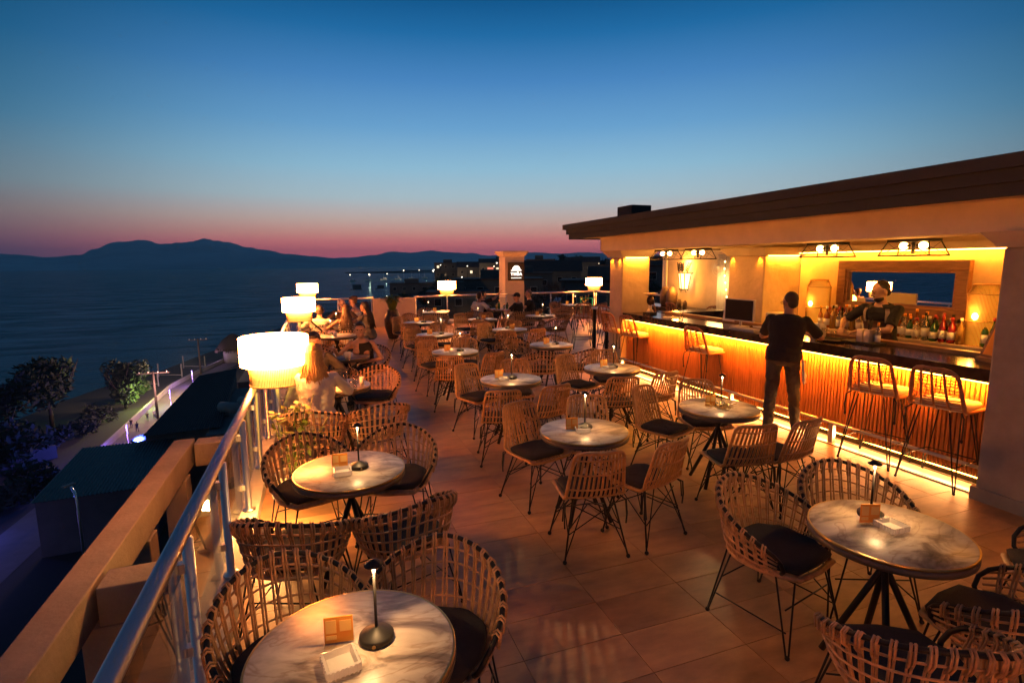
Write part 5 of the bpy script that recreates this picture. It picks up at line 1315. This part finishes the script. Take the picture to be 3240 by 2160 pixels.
# ---- floor lamps with two-tier shades
def floor_lamp(x, y, z0, label, ry=1.0):
    t = thing('floor_lamp', label, 'floor lamp', (x, y, 0), 0, 'two-tier floor lamps')
    MB().cap((0, 0, .02), (0, 0, z0 + .2), .019, .019, 10, True).build('pole', M['steel'], t)
    MB().lathe([(.14, 0), (.14, .015), (.03, .022)], 20).build('base_plate', M['black'], t)
    MB().lathe([(.30, z0 + .185), (.312, z0 + .19), (.312, z0 + .455), (.30, z0 + .46), (.29, z0 + .455), (.29, z0 + .19)], 40).build('upper_shade', E['shade'], t)
    MB().lathe([(.225, z0 + .004), (.232, z0 + .004), (.232, z0 + .184), (.225, z0 + .184)], 40).build('lower_shade', E['shade2'], t)
    s = MB()
    for k in range(96):
        a = 2 * PI * k / 96; s.tube([(.236 * math.cos(a), .236 * math.sin(a), z0 - .012), (.238 * math.cos(a), .238 * math.sin(a), z0 + .186)], .0028, 4)
    s.build('shade_rods', M['rattan'], t)['kind'] = 'stuff'
    MB().tube([(.237 * math.cos(2 * PI * k / 40), .237 * math.sin(2 * PI * k / 40), z0) for k in range(40)], .008, 6, True).build('shade_ring', M['rattan2'], t)
    sp_ = MB()
    for k in range(3): a = k * 2.1; sp_.tube([(0, 0, z0 + .19), (.23 * math.cos(a), .23 * math.sin(a), z0 + .185)], .004, 4)
    sp_.build('shade_spider', M['black'], t)
    return t
floor_lamp(-.42, 5.62, .965, 'nearest lit two-tier floor lamp, left of the cream-bloused woman')
floor_lamp(-.36, 11.5, 1.0, 'middle one of the three lit lamps along the left railing')
floor_lamp(-.28, 18.1, 1.06, 'farthest of the three lit lamps along the left railing')
floor_lamp(4.28, 18.55, 1.04, 'lit two-tier floor lamp at the far railing left of the sign pillar')
floor_lamp(10.05, 18.5, 1.06, 'lit two-tier floor lamp at the far railing right of the sign pillar')
floor_lamp(-.40, -2.6, .965, 'lit two-tier floor lamp at the near end of the railing')
# pot spotlight on the floor by the kerb
t = thing('floor_spotlight', 'small pale floor spotlight with a cord at the kerb', 'spotlight', (-.45, 4.32, 0), R(100))
MB().lathe([(.05, .03), (.058, .04), (.068, .15), (.064, .15), (.054, .05), (0, .045)], 18).build('housing', M['ceramic'], t).rotation_euler = (R(-40), 0, 0)
MB().box((0, 0, .012), (.09, .12, .02)).build('foot', M['ceramic'], t)
MB().tube([(.05 + .08 * math.cos(k * .8) * (1 - k * .03), -.1 + .08 * math.sin(k * .8), .006 + .001 * k) for k in range(18)], .004, 5).build('cord', M['black'], t)
light('spot_light', 'POINT', None, (-.47, 4.42, .30), 7, (1, .45, .12), .04)

# ---- potted plants
def leaf_blades(bb, n, ln, wd, rng, base_r=.06, z0=0, up=.7):
    for k in range(n):
        a = rng.uniform(0, 2 * PI); l = ln * rng.uniform(.6, 1.1); o = Vector((base_r * math.cos(a), base_r * math.sin(a), z0)); d = Vector((math.cos(a), math.sin(a), 0)); sd = Vector((-math.sin(a), math.cos(a), 0)) * wd
        ln_ = rng.uniform(.25, .75); p0 = o; p1 = o + d * l * .35 * ln_ + Vector((0, 0, l * up * .8)); p2 = o + d * l * (.9 * ln_) + Vector((0, 0, l * up * (.9 - .5 * ln_)))
        mid = Vector((0, 0, .006))
        bb.add([p0 - sd * .5, p0 + sd * .5, p1 + sd, p1 + mid, p1 - sd, p2], [(0, 1, 2, 3), (0, 3, 4), (3, 2, 5), (4, 3, 5)], True)
t = thing('potted_plant', 'spiky plant in a tall dark vase before the parapet wall', 'potted plant', (1.98, 15.5, 0))
MB().lathe([(.12, 0), (.14, .02), (.23, .35), (.24, .55), (.19, .72), (.15, .80), (.165, .83), (.145, .83), (.13, .78), (0, .77)], 24).build('vase', M['bronze'], t)
lb2 = MB(); leaf_blades(lb2, 70, .62, .022, random.Random(3), .07, .78, .85); lb2.build('foliage', M['leaf'], t)
def bushy(label, x, y, s, seed):
    t = thing('kerb_plant', label, 'plant', (x, y, 0)); rg = random.Random(seed)
    MB().lathe([(.10, 0), (.14, .24), (.15, .26), (.13, .26), (.12, .22), (0, .22)], 18).build('pot', M['ceramic'], t)
    lf_ = MB()
    for k in range(9):
        a = rg.uniform(0, 2 * PI); h_ = rg.uniform(.25, .55) * s; tp = Vector((math.cos(a) * rg.uniform(.05, .3) * s, math.sin(a) * rg.uniform(.05, .25) * s, .25 + h_)); lf_.tube([(0, 0, .22), tp * .6 + Vector((0, 0, .1)), tp], .004, 4)
        for j in range(12):
            f = rg.uniform(.3, 1.05); p = Vector((0, 0, .22)).lerp(tp, f); d = Vector((rg.gauss(0, 1), rg.gauss(0, 1), rg.uniform(-.4, .7))).normalized() * .085 * rg.uniform(.7, 1.2); u = d.cross(Vector((0, 0, 1))).normalized() * .028
            lf_.add([p, p + d * .5 + u, p + d, p + d * .5 - u], [(0, 1, 2, 3)])
    lf_.build('foliage', M['leaf'], t)
bushy('yellow-green bushy plant at the foot of the nearest floor lamp', -.30, 5.02, 1.35, 1)
bushy('small leafy plant at the kerb outside the railing glass', -.36, 6.35, .7, 2)
# ================================================================== PEOPLE
SK_ = {'a': mat('skin warm', (.46, .26, .17), .5, var=.12, vscale=20), 'b': mat('skin tan', (.40, .21, .13), .5, var=.12, vscale=20), 'c': mat('skin fair', (.55, .34, .25), .5, var=.12, vscale=20)}
def cloth(n, c, v=.25): return mat('cloth ' + n, c, .9, var=v, vscale=10, bump=.3, bscale=70)
CL = {'black': cloth('black', (.016, .016, .017)), 'charcoal': cloth('charcoal', (.05, .047, .043)), 'cream': cloth('cream', (.76, .69, .55), .1), 'brown': cloth('brown', (.10, .06, .045)), 'white': cloth('white', (.66, .62, .56), .1),
      'denim': cloth('denim', (.05, .06, .09)), 'grey': cloth('grey', (.13, .12, .115)), 'apron': cloth('brown apron', (.16, .09, .05)), 'beige': cloth('beige', (.42, .34, .25))}
HR = {'crop': mat('short cropped hair', (.045, .03, .022), .7, var=.3, vscale=90), 'dark': mat('dark hair', (.018, .012, .009), .5, var=.4, vscale=60, stretch=(4, 4, .6)), 'blonde': mat('honey blonde hair', (.56, .30, .09), .42, var=.5, vscale=60, stretch=(4, 4, .5)), 'brown': mat('brown hair', (.11, .055, .025), .45, var=.4, vscale=60, stretch=(4, 4, .6)), 'grey': mat('cropped grey hair', (.16, .13, .11), .6, var=.3, vscale=80)}
M['eye'] = mat('dark eye', (.02, .014, .01), .2)
V = Vector
WORK = bpy.data.scenes.new('workbench')   # small scene in which the people's skins are fused
def remesh(mb, name, m, parent, vox, it=5, fac=.5):
    me = mb.mesh(name, m); o = bpy.data.objects.new('tmp', me); WORK.collection.objects.link(o)
    r = o.modifiers.new('r', 'REMESH'); r.mode = 'VOXEL'; r.voxel_size = vox; r.use_smooth_shade = True
    s = o.modifiers.new('s', 'SMOOTH'); s.iterations = it; s.factor = fac
    vl = WORK.view_layers[0]; vl.update()
    me2 = bpy.data.meshes.new_from_object(o.evaluated_get(vl.depsgraph))
    bpy.data.objects.remove(o); bpy.data.meshes.remove(me)
    me2.name = name
    if not me2.materials: me2.materials.append(m)
    o = bpy.data.objects.new(name, me2); col.objects.link(o); o.parent = parent
    return o
def displace(o, fn):
    vs = o.data.vertices; n = len(vs); a = [0.0] * (3 * n); b_ = [0.0] * (3 * n)
    vs.foreach_get('co', a); vs.foreach_get('normal', b_); out = []
    for i in range(n):
        q = V(a[3 * i:3 * i + 3]); q = q + V(b_[3 * i:3 * i + 3]) * fn(q); out += [q.x, q.y, q.z]
    vs.foreach_set('co', out); o.data.update()
def ik(a, t, l1, l2, hint):
    d = t - a; Dd = min(d.length, l1 + l2 - .004); n = d.normalized(); x = (l1 * l1 - l2 * l2 + Dd * Dd) / (2 * Dd); h = math.sqrt(max(0, l1 * l1 - x * x))
    p = (V(hint) - n * V(hint).dot(n)); p = p.normalized() if p.length > 1e-5 else n.orthogonal()
    return a + n * x + p * h, a + n * Dd
def person(label, loc, yaw, seated=True, pz=None, lean=5, hands=((-.2, .35, .78), (.2, .35, .78)), elbows=((-1, -.3, -.6), (1, -.3, -.6)), feet=None, head=(0, 0), skin='a', hair=('short', 'dark'), top='black', sleeve=.55,
           bottom='charcoal', female=False, vox=.008, side=0, group=None, tall=1.0, extra=None, curl=.6, hem=-.10, neck=.45, z0=0, loose=.014, hl=(.30, .46)):
    t = thing('person', label, 'person', (*loc, z0), R(yaw), group)
    if tall != 1: t.scale = (tall, tall, tall)
    pz = pz if pz is not None else (.545 if seated else .95)
    sp_ = V((math.sin(R(side)), math.sin(R(lean)) * math.cos(R(side)), math.cos(R(lean)) * math.cos(R(side)))).normalized()
    rg = V((math.cos(R(side)), 0, -math.sin(R(side)))); fd = sp_.cross(rg) * 1.0
    fd = V((0, 1, 0)) if fd.length < .1 else fd.normalized()
    if fd.y < 0: fd = -fd
    P0 = V((0, 0, pz)); at = lambda s: P0 + sp_ * s
    w = .9 if female else 1.0
    rings_def = [(-.12, .085, .08), (-.08, .15 * (1.04 if female else 1), .11), (0, .165 * (1.03 if female else 1), .118), (.12, .146 * (.86 if female else 1), .102), (.22, .152 * (.92 if female else 1), .108), (.32, .172 * w, .118), (.40, .180 * w, .110), (.445, .150 * w, .085), (.475, .085, .062), (.50, .054, .055)]
    def torso(mb, off, s0, s1, n=22):
        rr = []
        ss = sorted(set([s0, s1] + [d[0] for d in rings_def if s0 < d[0] < s1]))
        for s in ss:
            for i in range(len(rings_def) - 1):
                if rings_def[i][0] <= s <= rings_def[i + 1][0]: break
            f = (s - rings_def[i][0]) / (rings_def[i + 1][0] - rings_def[i][0])
            rx = rings_def[i][1] + (rings_def[i + 1][1] - rings_def[i][1]) * f + off; ry = rings_def[i][2] + (rings_def[i + 1][2] - rings_def[i][2]) * f + off
            c = at(s)
            rr.append([c + rg * rx * math.cos(2 * PI * k / n) + fd * ry * math.sin(2 * PI * k / n) for k in range(n)])
        mb.loft(rr)
        return rr
    t['_'] = 0; del t['_']
    body = MB(); torso(body, -.008, -.12, .50)
    if female and top:
        for s in (-1, 1): body.ell(at(.30) + rg * s * .075 + fd * .085, (.062, .055, .06))
    nk = at(.48); hc = at(.50) + V((0, 0, .125)) + fd * .02 + V((0, .015, 0))
    body.cap(nk, hc - V((0, 0, .05)), .055 * (.88 if female else 1), .052 * (.88 if female else 1))
    Hm = Euler((R(-head[1]), 0, R(head[0])), 'XYZ').to_matrix()
    Hm = Matrix.Rotation(R(head[0]), 3, 'Z') @ Matrix.Rotation(R(-head[1]), 3, 'X')
    h = lambda x, y, z: hc + Hm @ V((x, y, z))
    body.ell(h(0, -.008, .02), (.073, .090, .098), Hm, 18, 12); body.ell(h(0, .03, -.045), (.055, .058, .066), Hm)
    body.cap(h(0, .086, .012), h(0, .102, -.018), .008, .013); body.ell(h(0, .083, -.052), (.024, .012, .008), Hm, 10, 6)
    body.ell(h(0, .074, .035), (.052, .018, .010), Hm, 10, 6); body.ell(h(0, .066, -.09), (.02, .02, .016), Hm, 10, 6)
    for s in (-1, 1): body.ell(h(s * .079, -.010, -.002), (.012, .021, .033), Hm, 10, 7)
    sh = [at(.415) + rg * s * .178 * w for s in (-1, 1)]
    arms = []
    for i in (0, 1):
        el, wr = ik(sh[i], V(hands[i]), .285, .255, elbows[i]); arms.append((sh[i], el, wr))
        body.cap(sh[i], el, .046 * w, .037 * w); body.cap(el, wr, .038 * w, .025 * w)
        fdir = (wr - el).normalized(); dn = V((0, 0, -1)); dn = (dn - fdir * dn.dot(fdir)); dn = dn.normalized() if dn.length > .1 else V((0, 1, 0)); sd = fdir.cross(dn)
        inn = sd if (sd.x > 0) == (i == 0) else -sd
        pc = wr + fdir * .045
        Mx = Matrix((sd, fdir, dn)).transposed()
        body.ell(pc, (.040, .05, .017), Mx, 12, 8)
        for k in range(4):
            b0 = pc + fdir * .034 + sd * (-.028 + .0187 * k); ln_ = (.062, .072, .068, .052)[k] if inn.dot(sd) < 0 else (.052, .068, .072, .062)[k]
            m1 = b0 + (fdir * math.cos(curl * .6) + dn * math.sin(curl * .6)) * ln_ * .55; m2 = m1 + (fdir * math.cos(curl * 1.6) + dn * math.sin(curl * 1.6)) * ln_ * .5
            body.cap(b0, m1, .0098, .009, 8); body.cap(m1, m2, .009, .0078, 8)
        b0 = pc - fdir * .02 + inn * .03; m1 = b0 + (inn * .7 + fdir * .6 + dn * .3).normalized() * .036; body.cap(b0, m1, .0125, .0105, 8); body.cap(m1, m1 + (fdir + dn * .4).normalized() * .028, .0105, .009, 8)
    feet = feet or (((-.12, .36, .07), (.12, .38, .07)) if seated else ((-.11, 0, .07), (.11, .06, .07)))
    legs = []
    for i, s in ((0, -1), (1, 1)):
        hp = P0 + V((s * .088, 0, -.04)); kn, an = ik(hp, V(feet[i]), .43, .42, (s * .12, 1, .5)); legs.append((hp, kn, an))
        body.cap(hp, kn, .078, .054); body.cap(kn, an, .052, .036); body.ell(an + V((0, .05, -.035)), (.04, .10, .03))
    body_o = remesh(body, 'body', SK_[skin], t, vox, 4, .45)
    # eyes
    for s in (-1, 1): MB().ell(h(s * .031, .079, .008), (.012, .006, .007), Hm, 8, 6).build('eye', M['eye'], t)
    # clothes
    if top:
        c = MB(); torso(c, loose, hem, neck)
        for a, e, wr in arms:
            if sleeve < .1: continue
            if sleeve <= 1:
                d = e - a; c.cap(a - d * .05, a + d * sleeve, .062 * w, .060 * w, 14, False if sleeve > 1 else True); c.ell(a, (.064 * w, .06, .062 * w))
            else:
                c.cap(a, e, .060 * w, .052 * w); c.cap(e, e.lerp(wr, sleeve - 1), .053 * w, .042 * w); 
        for v_ in range(len(c.v)):
            p = V(c.v[v_]); c.v[v_] = tuple(p)
        o = remesh(c, 'shirt', CL[top], t, vox * 1.1, 4, .5)
        def fold(q):
            nz = mnoise.fractal(q * 9 + V((loc[0] * 3, 0, 0)), 1, 2, 3); return .006 * nz + .004 * math.sin(q.z * 55 + q.x * 25 + 3 * nz) * (1 if q.z < pz + .22 else .35)
        displace(o, fold)
    if bottom:
        c = MB(); torso(c, .010, -.12, .06)
        for hp, kn, an in legs:
            c.cap(hp, kn, .094, .070); c.cap(kn, kn.lerp(an, .93), .070, .056, 14, False)
        o = remesh(c, 'trousers', CL[bottom], t, vox * 1.15, 4, .5)
        def fold2(q):
            nz = mnoise.fractal(q * 8, 1, 2, 3); return .007 * nz + .004 * math.sin(q.z * 40 + q.y * 25 + 4 * nz)
        displace(o, fold2)
    for hp, kn, an in legs:
        s = MB(); s.ell(an + V((0, .055, -.035)), (.048, .125, .036)); s.cap(an + V((0, -.01, -.03)), an + V((0, 0, .02)), .045, .042)
        for k in range(len(s.v)):
            if s.v[k][2] < an.z - .066: s.v[k] = (s.v[k][0], s.v[k][1], an.z - .066)
        s.build('shoe', CL['black'] if bottom != 'beige' else CL['white'], t)
    # hair
    st, hcx = hair
    hm = HR[hcx] if hcx else None
    if st in ('short', 'long', 'updo', 'buzz'):
        k = .004 if st == 'buzz' else .011
        c = MB(); c.ell(h(0, -.030, .040), (.0715 + k, .078 + k, .084 + k), Hm, 18, 12); c.ell(h(0, -.056, -.012), (.060 + k, .042 + k, .060 + k), Hm)
        if st != 'buzz': c.ell(h(.0, .03, .088), (.058, .045, .032), Hm)
        if st == 'updo': c.ell(h(0, -.10, .07), (.05, .045, .05), Hm)
        o = remesh(c, 'hair', hm, t, vox, 3, .5)
        if st != 'buzz': displace(o, lambda q: .004 * mnoise.noise(q * 40))
        if st == 'long':
            rr = random.Random(int(loc[0] * 100)); sb = MB()
            for q in range(110):
                a = rr.uniform(-1.25, 1.25); ln_ = rr.uniform(*hl) * (1 if abs(a) < .9 else .75)
                x0 = math.sin(a) * .078; y0_ = -.026 - math.cos(a) * .082
                p = [h(x0 * .35, -.04, .128), h(x0 * .8, y0_ * .72, .095), h(x0 * 1.03, y0_ * 1.06, .03), h(x0 * 1.08, y0_ * 1.1, -.05)]
                e = p[-1]; back = -fd * .02
                ww = rr.uniform(-.02, .02)
                for j in (1, 2, 3):
                    f = j / 3; p.append(e - sp_ * (ln_ * f) + rg * (math.sin(a) * .055 * f + 1.6 * ww * math.sin(f * 5 + q)) - fd * (.018 + .028 * math.sin(f * 2.2)) )
                sb.tube(p, rr.uniform(.007, .012), 5, r1=.003)
            sb.build('long_hair', hm, t)
    if st == 'cap':
        c = MB(); c.ell(h(0, -.012, .045), (.080, .096, .085), Hm, 18, 12); c.ell(h(0, .10, .045), (.06, .055, .010), Hm, 14, 6)
        remesh(c, 'cap', CL['black'], t, vox, 2, .5)
    ctx = dict(t=t, h=h, Hm=Hm, at=at, rg=rg, fd=fd, sp=sp_, arms=arms, legs=legs, hc=hc, rings=rings_def)
    if extra: extra(ctx)
    return t
def patch(ctx, name, m, s0, s1, a0, a1, off, th=.006, front=1, ns=6, na=9):
    """a sheet that follows the torso"""
    rd = ctx['rings']; grid = []
    for o_ in (off, off + th):
        for i in range(ns + 1):
            s = s0 + (s1 - s0) * i / ns
            for k in range(len(rd) - 1):
                if rd[k][0] <= s <= rd[k + 1][0]: break
            f = (s - rd[k][0]) / (rd[k + 1][0] - rd[k][0]); rx = rd[k][1] + (rd[k + 1][1] - rd[k][1]) * f + o_; ry = rd[k][2] + (rd[k + 1][2] - rd[k][2]) * f + o_
            for j in range(na + 1):
                a = R(a0 + (a1 - a0) * j / na); grid.append(ctx['at'](s) + ctx['rg'] * rx * math.sin(a) + ctx['fd'] * front * ry * math.cos(a))
    W = na + 1; Hn = ns + 1; b_ = MB(); fs = []
    for o_ in (0, 1):
        for i in range(ns):
            for j in range(na):
                q = o_ * W * Hn + i * W + j; fs.append((q, q + 1, q + W + 1, q + W))
    for i in range(ns):
        for j in (0, na): q = i * W + j; fs.append((q, q + W, q + W + W * Hn, q + W * Hn))
    for j in range(na):
        for i in (0, ns): q = i * W + j; fs.append((q, q + 1, q + 1 + W * Hn, q + W * Hn))
    b_.add(grid, fs, True)
    return b_.build(name, m, ctx['t'])

def waiter_extra(c):
    h, t = c['h'], c['t']
    g = MB()
    for s in (-1, 1):
        g.tube([h(s * .032 + .02 * math.cos(a), .098, .006 + .016 * math.sin(a)) for a in [k * PI / 6 for k in range(12)]], .002, 4, True); g.tube([h(s * .052, .098, .01), h(s * .079, .05, .012), h(s * .079, -.01, .008)], .002, 4)
    g.build('glasses', M['black'], t)
    n = MB(); vs = []
    p0 = c['at'](-.03) + c['rg'] * .185 + V((0, .02, 0))
    rings = []
    for k in range(7):
        z = -.045 * k; w_ = .045 + .012 * k; rings.append([p0 + V((.012 + .006 * k, -w_, z)), p0 + V((.028 + .008 * k + .008 * math.sin(k * 2), 0, z)), p0 + V((.014 + .006 * k, w_, z - .01)), p0 + V((.004 + .004 * k, 0, z))])
    n.loft(rings); n.build('napkin', CL['white'], t)
    patch(c, 'collar', CL['black'], .43, .478, -180, 180, .016, .005)
person('waiter in black shirt and glasses standing at the bar, his back turned', (5.25, 4.90), -52, False, lean=11, hands=((-.13, .44, 1.15), (.22, .42, 1.16)), elbows=((-.8, -.6, -.55), (1, -.6, -.5)), feet=((-.12, -.06, .07), (.15, .20, .07)), side=2.5,
       head=(38, 8), skin='b', hair=('buzz', 'crop'), top='black', sleeve=.86, bottom='charcoal', vox=.007, tall=1.03, extra=waiter_extra, loose=.034, hem=-.08, curl=.3)
def bar_extra(c):
    t, h = c['t'], c['h']
    patch(c, 'apron_bib', CL['apron'], -.10, .30, -62, 62, .024, .006)
    patch(c, 'apron_pocket', CL['apron'], .06, .18, -30, 30, .032, .006)
    for s in (-1, 1):
        patch(c, 'apron_strap', CL['beige'], .28, .44, s * 38 - 7, s * 38 + 7, .026, .005); patch(c, 'apron_strap', CL['beige'], .10, .44, s * 30 - 7, s * 30 + 7, .024, .005, front=-1)
    patch(c, 'collar', CL['black'], .43, .482, 25, 335, .016, .005)
    b_ = MB(); Hm = c['Hm']; b_.ell(h(0, .036, -.074), (.056, .056, .046), Hm); b_.ell(h(0, .084, -.038), (.026, .010, .006), Hm, 10, 6)
    b_.build('beard', HR['dark'], t)
person('bearded bartender in a black polo and brown apron looking down behind the counter', (6.84, 4.86), 98, False, lean=7, tall=1.09, hands=((.02, .38, 1.12), (.30, .30, 1.12)), elbows=((-1, -.2, -.5), (1, -.4, -.4)), head=(-40, 20), skin='a', hair=('buzz', 'dark'), top='black', sleeve=.8, bottom='charcoal', vox=.007, extra=bar_extra)
def cream_extra(c):
    t, h = c['t'], c['h']
    k = MB(); k.ell(h(0, -.10, .06), (.026, .018, .02), c['Hm'], 10, 7); k.cap(h(-.03, -.105, .055), h(.03, -.105, .055), .008, .008, 8); k.build('hair_clip', M['brass'], t)
person('seated woman with long honey hair and a cream blouse, seen from behind', (-.06, 5.46), -4, True, lean=3, pz=.60, hands=((-.17, .34, .78), (.16, .40, .80)), elbows=((-.6, -.6, -.7), (1, -.2, -.6)), head=(-8, 4), skin='c', hair=('long', 'blonde'), top='cream', sleeve=1.9, bottom='beige', female=True, vox=.007, extra=cream_extra, loose=.03, hl=(.22, .36))
person('dark haired man in a brown shirt facing the cream-bloused woman', (-.10, 7.2), 190, True, lean=14, hands=((-.16, .34, .78), (.14, .32, .78)), head=(-14, 14), skin='a', hair=('short', 'dark'), top='charcoal', sleeve=1.8, bottom='denim', vox=.009)
def black_top(c):
    patch(c, 'one_shoulder_strap', CL['black'], .26, .455, -66, 4, .016, .006); patch(c, 'one_shoulder_strap', CL['black'], .26, .455, -4, 66, .016, .006, front=-1)
person('woman in a black one-shoulder top facing the viewer, one elbow on the table', (.66, 8.62), 158, True, lean=22, pz=.53, hands=((-.06, .22, .62), (.30, .52, .86)), elbows=((-1, -.5, -.3), (.6, .3, -.8)), head=(14, -4), skin='a', hair=('updo', 'dark'), top='black', sleeve=.02, bottom='denim', female=True, vox=.008, hem=.08, neck=.30, extra=black_top)
def la_extra(c):
    t = c['t']; me_o = text_mesh('shirt_lettering', 'Los Angeles', .085, CL['black'], t, Matrix.Identity(4), .003)
    rd = c['rings']
    for v_ in me_o.data.vertices:
        x, y, z = v_.co; s = .26 + y + x * .28; s = min(.44, max(.0, s)); a = x / .17
        for k in range(len(rd) - 1):
            if rd[k][0] <= s <= rd[k + 1][0]: break
        f = (s - rd[k][0]) / (rd[k + 1][0] - rd[k][0]); rx = rd[k][1] + (rd[k + 1][1] - rd[k][1]) * f + .026 + z; ry = rd[k][2] + (rd[k + 1][2] - rd[k][2]) * f + .026 + z
        v_.co = c['at'](s) + c['rg'] * rx * math.sin(a) - c['fd'] * ry * math.cos(a)
    st = MB(); pts = []
    for k in range(9):
        f = k / 8; s = .43 - .36 * f; a = -1.05 + 2.1 * f
        for q in range(len(rd) - 1):
            if rd[q][0] <= s <= rd[q + 1][0]: break
        g = (s - rd[q][0]) / (rd[q + 1][0] - rd[q][0]); rx = rd[q][1] + (rd[q + 1][1] - rd[q][1]) * g + .03; ry = rd[q][2] + (rd[q + 1][2] - rd[q][2]) * g + .03
        pts.append(c['at'](s) + c['rg'] * rx * math.sin(a) - c['fd'] * ry * math.cos(a))
    st.tube(pts, .017, 6); st.build('bag_strap', CL['black'], t)
person('guest seen from behind in a white shirt lettered Los Angeles with a black strap', (-.02, 11.72), -6, True, lean=16, side=3, hands=((-.24, .40, .80), (.2, .42, .80)), head=(10, 0), skin='a', hair=('short', 'dark'), top='white', sleeve=.9, bottom='denim', vox=.009, extra=la_extra)
def stripes(c):
    for k in range(6): patch(c, 'dark_stripe', CL['black'], .06 + .045 * k, .08 + .045 * k, -90, 90, .0185, .003, front=-1, ns=1, na=14)
person('woman seen from behind in a striped top with long light hair', (.54, 11.55), -4, True, lean=14, hands=((-.3, .30, .80), (.22, .42, .80)), head=(-4, 6), skin='b', hair=('long', 'brown'), top='white', sleeve=.03, bottom='denim', female=True, vox=.009, neck=.34, extra=stripes)
person('woman with pinned-up brown hair leaning in at the far railing corner', (.92, 13.7), 72, True, lean=10, pz=.60, hands=((-.2, .38, .80), (.2, .40, .86)), head=(6, 10), skin='c', hair=('updo', 'brown'), top='white', sleeve=.06, bottom='denim', female=True, vox=.010, neck=.34)
person('guest in a grey cardigan with long dark hair, in front of the parapet wall', (1.06, 12.35), 46, True, lean=10, hands=((-.2, .38, .80), (.2, .40, .80)), head=(14, 0), skin='a', hair=('long', 'dark'), top='grey', sleeve=1.9, bottom='denim', female=True, vox=.010)
person('bald guest at the far railing corner, left of the pinned-up hair', (.55, 13.62), 178, True, lean=10, hands=((-.2, .38, .80), (.2, .40, .80)), head=(0, 4), skin='c', hair=('bald', None), top='brown', sleeve=.8, bottom='denim', vox=.010)
person('guest in a white T-shirt at the far table, left of the sign pillar', (4.32, 14.85), -62, True, lean=6, hands=((-.24, .34, .78), (.26, .36, .78)), head=(6, 0), skin='b', hair=('buzz', 'dark'), top='white', sleeve=.7, bottom='charcoal', vox=.010)
person('guest in black raising one arm to point at the far table', (4.72, 15.75), -70, True, lean=2, hands=((-.2, .34, .80), (.34, .42, 1.22)), elbows=((-1, -.3, -.6), (1, 0, -.4)), head=(-8, 0), skin='a', hair=('short', 'dark'), top='black', sleeve=.7, bottom='charcoal', vox=.010)
person('guest in a black cap and black shirt at the far table', (5.28, 14.05), 42, True, lean=4, hands=((-.2, .36, .80), (.25, .34, .80)), head=(20, 0), skin='b', hair=('cap', None), top='black', sleeve=.7, bottom='charcoal', vox=.010)
person('grey cropped older guest in black at the far table, right of the black cap', (5.92, 14.75), 62, True, lean=4, pz=.58, hands=((-.2, .34, .86), (.2, .34, .80)), head=(14, 6), skin='a', hair=('buzz', 'grey'), top='black', sleeve=.7, bottom='charcoal', vox=.010)
for k, (x, y, a, tp, lb_) in enumerate(((-30.6, 112.8, 10, 'charcoal', 'person in dark clothes walking on the lit road'), (-29.8, 114.2, -160, 'white', 'person in a pale shirt walking on the lit road by the utility pole'), (-30.4, 106, 40, 'denim', 'person in blue standing at the violet end of the road'), (-32.1, 109, 200, 'brown', 'person in brown standing at the low wall beside the road'))):
    person(lb_, (x, y), a, False, lean=3, hands=((-.28, .08, .78), (.28, -.02, .78)), elbows=((-.4, -1, 0), (.4, -1, 0)), feet=((-.10, .22, .07), (.10, -.18, .09)), head=(0, 0), skin='a', hair=('short', 'dark'), top=tp, sleeve=.8, bottom='denim', vox=.02, z0=-26, tall=1.0)
bpy.data.scenes.remove(WORK)

# ------------------------------------------------------------------ evening haze over the gulf
hz = MB().span((-17400, -9600, -62), (17400, 17400, 440)).build('haze', None)
hm_ = bpy.data.materials.new('evening haze'); hm_.use_nodes = True; ht = hm_.node_tree; ht.nodes.clear()
ho = ht.nodes.new('ShaderNodeOutputMaterial'); pv = ht.nodes.new('ShaderNodeVolumePrincipled'); pv.inputs['Color'].default_value = (.62, .85, 1, 1); pv.inputs['Density'].default_value = 8e-5; pv.inputs['Anisotropy'].default_value = .2
ht.links.new(pv.outputs[0], ho.inputs['Volume']); hz.data.materials.clear(); hz.data.materials.append(hm_); hz['kind'] = 'stuff'
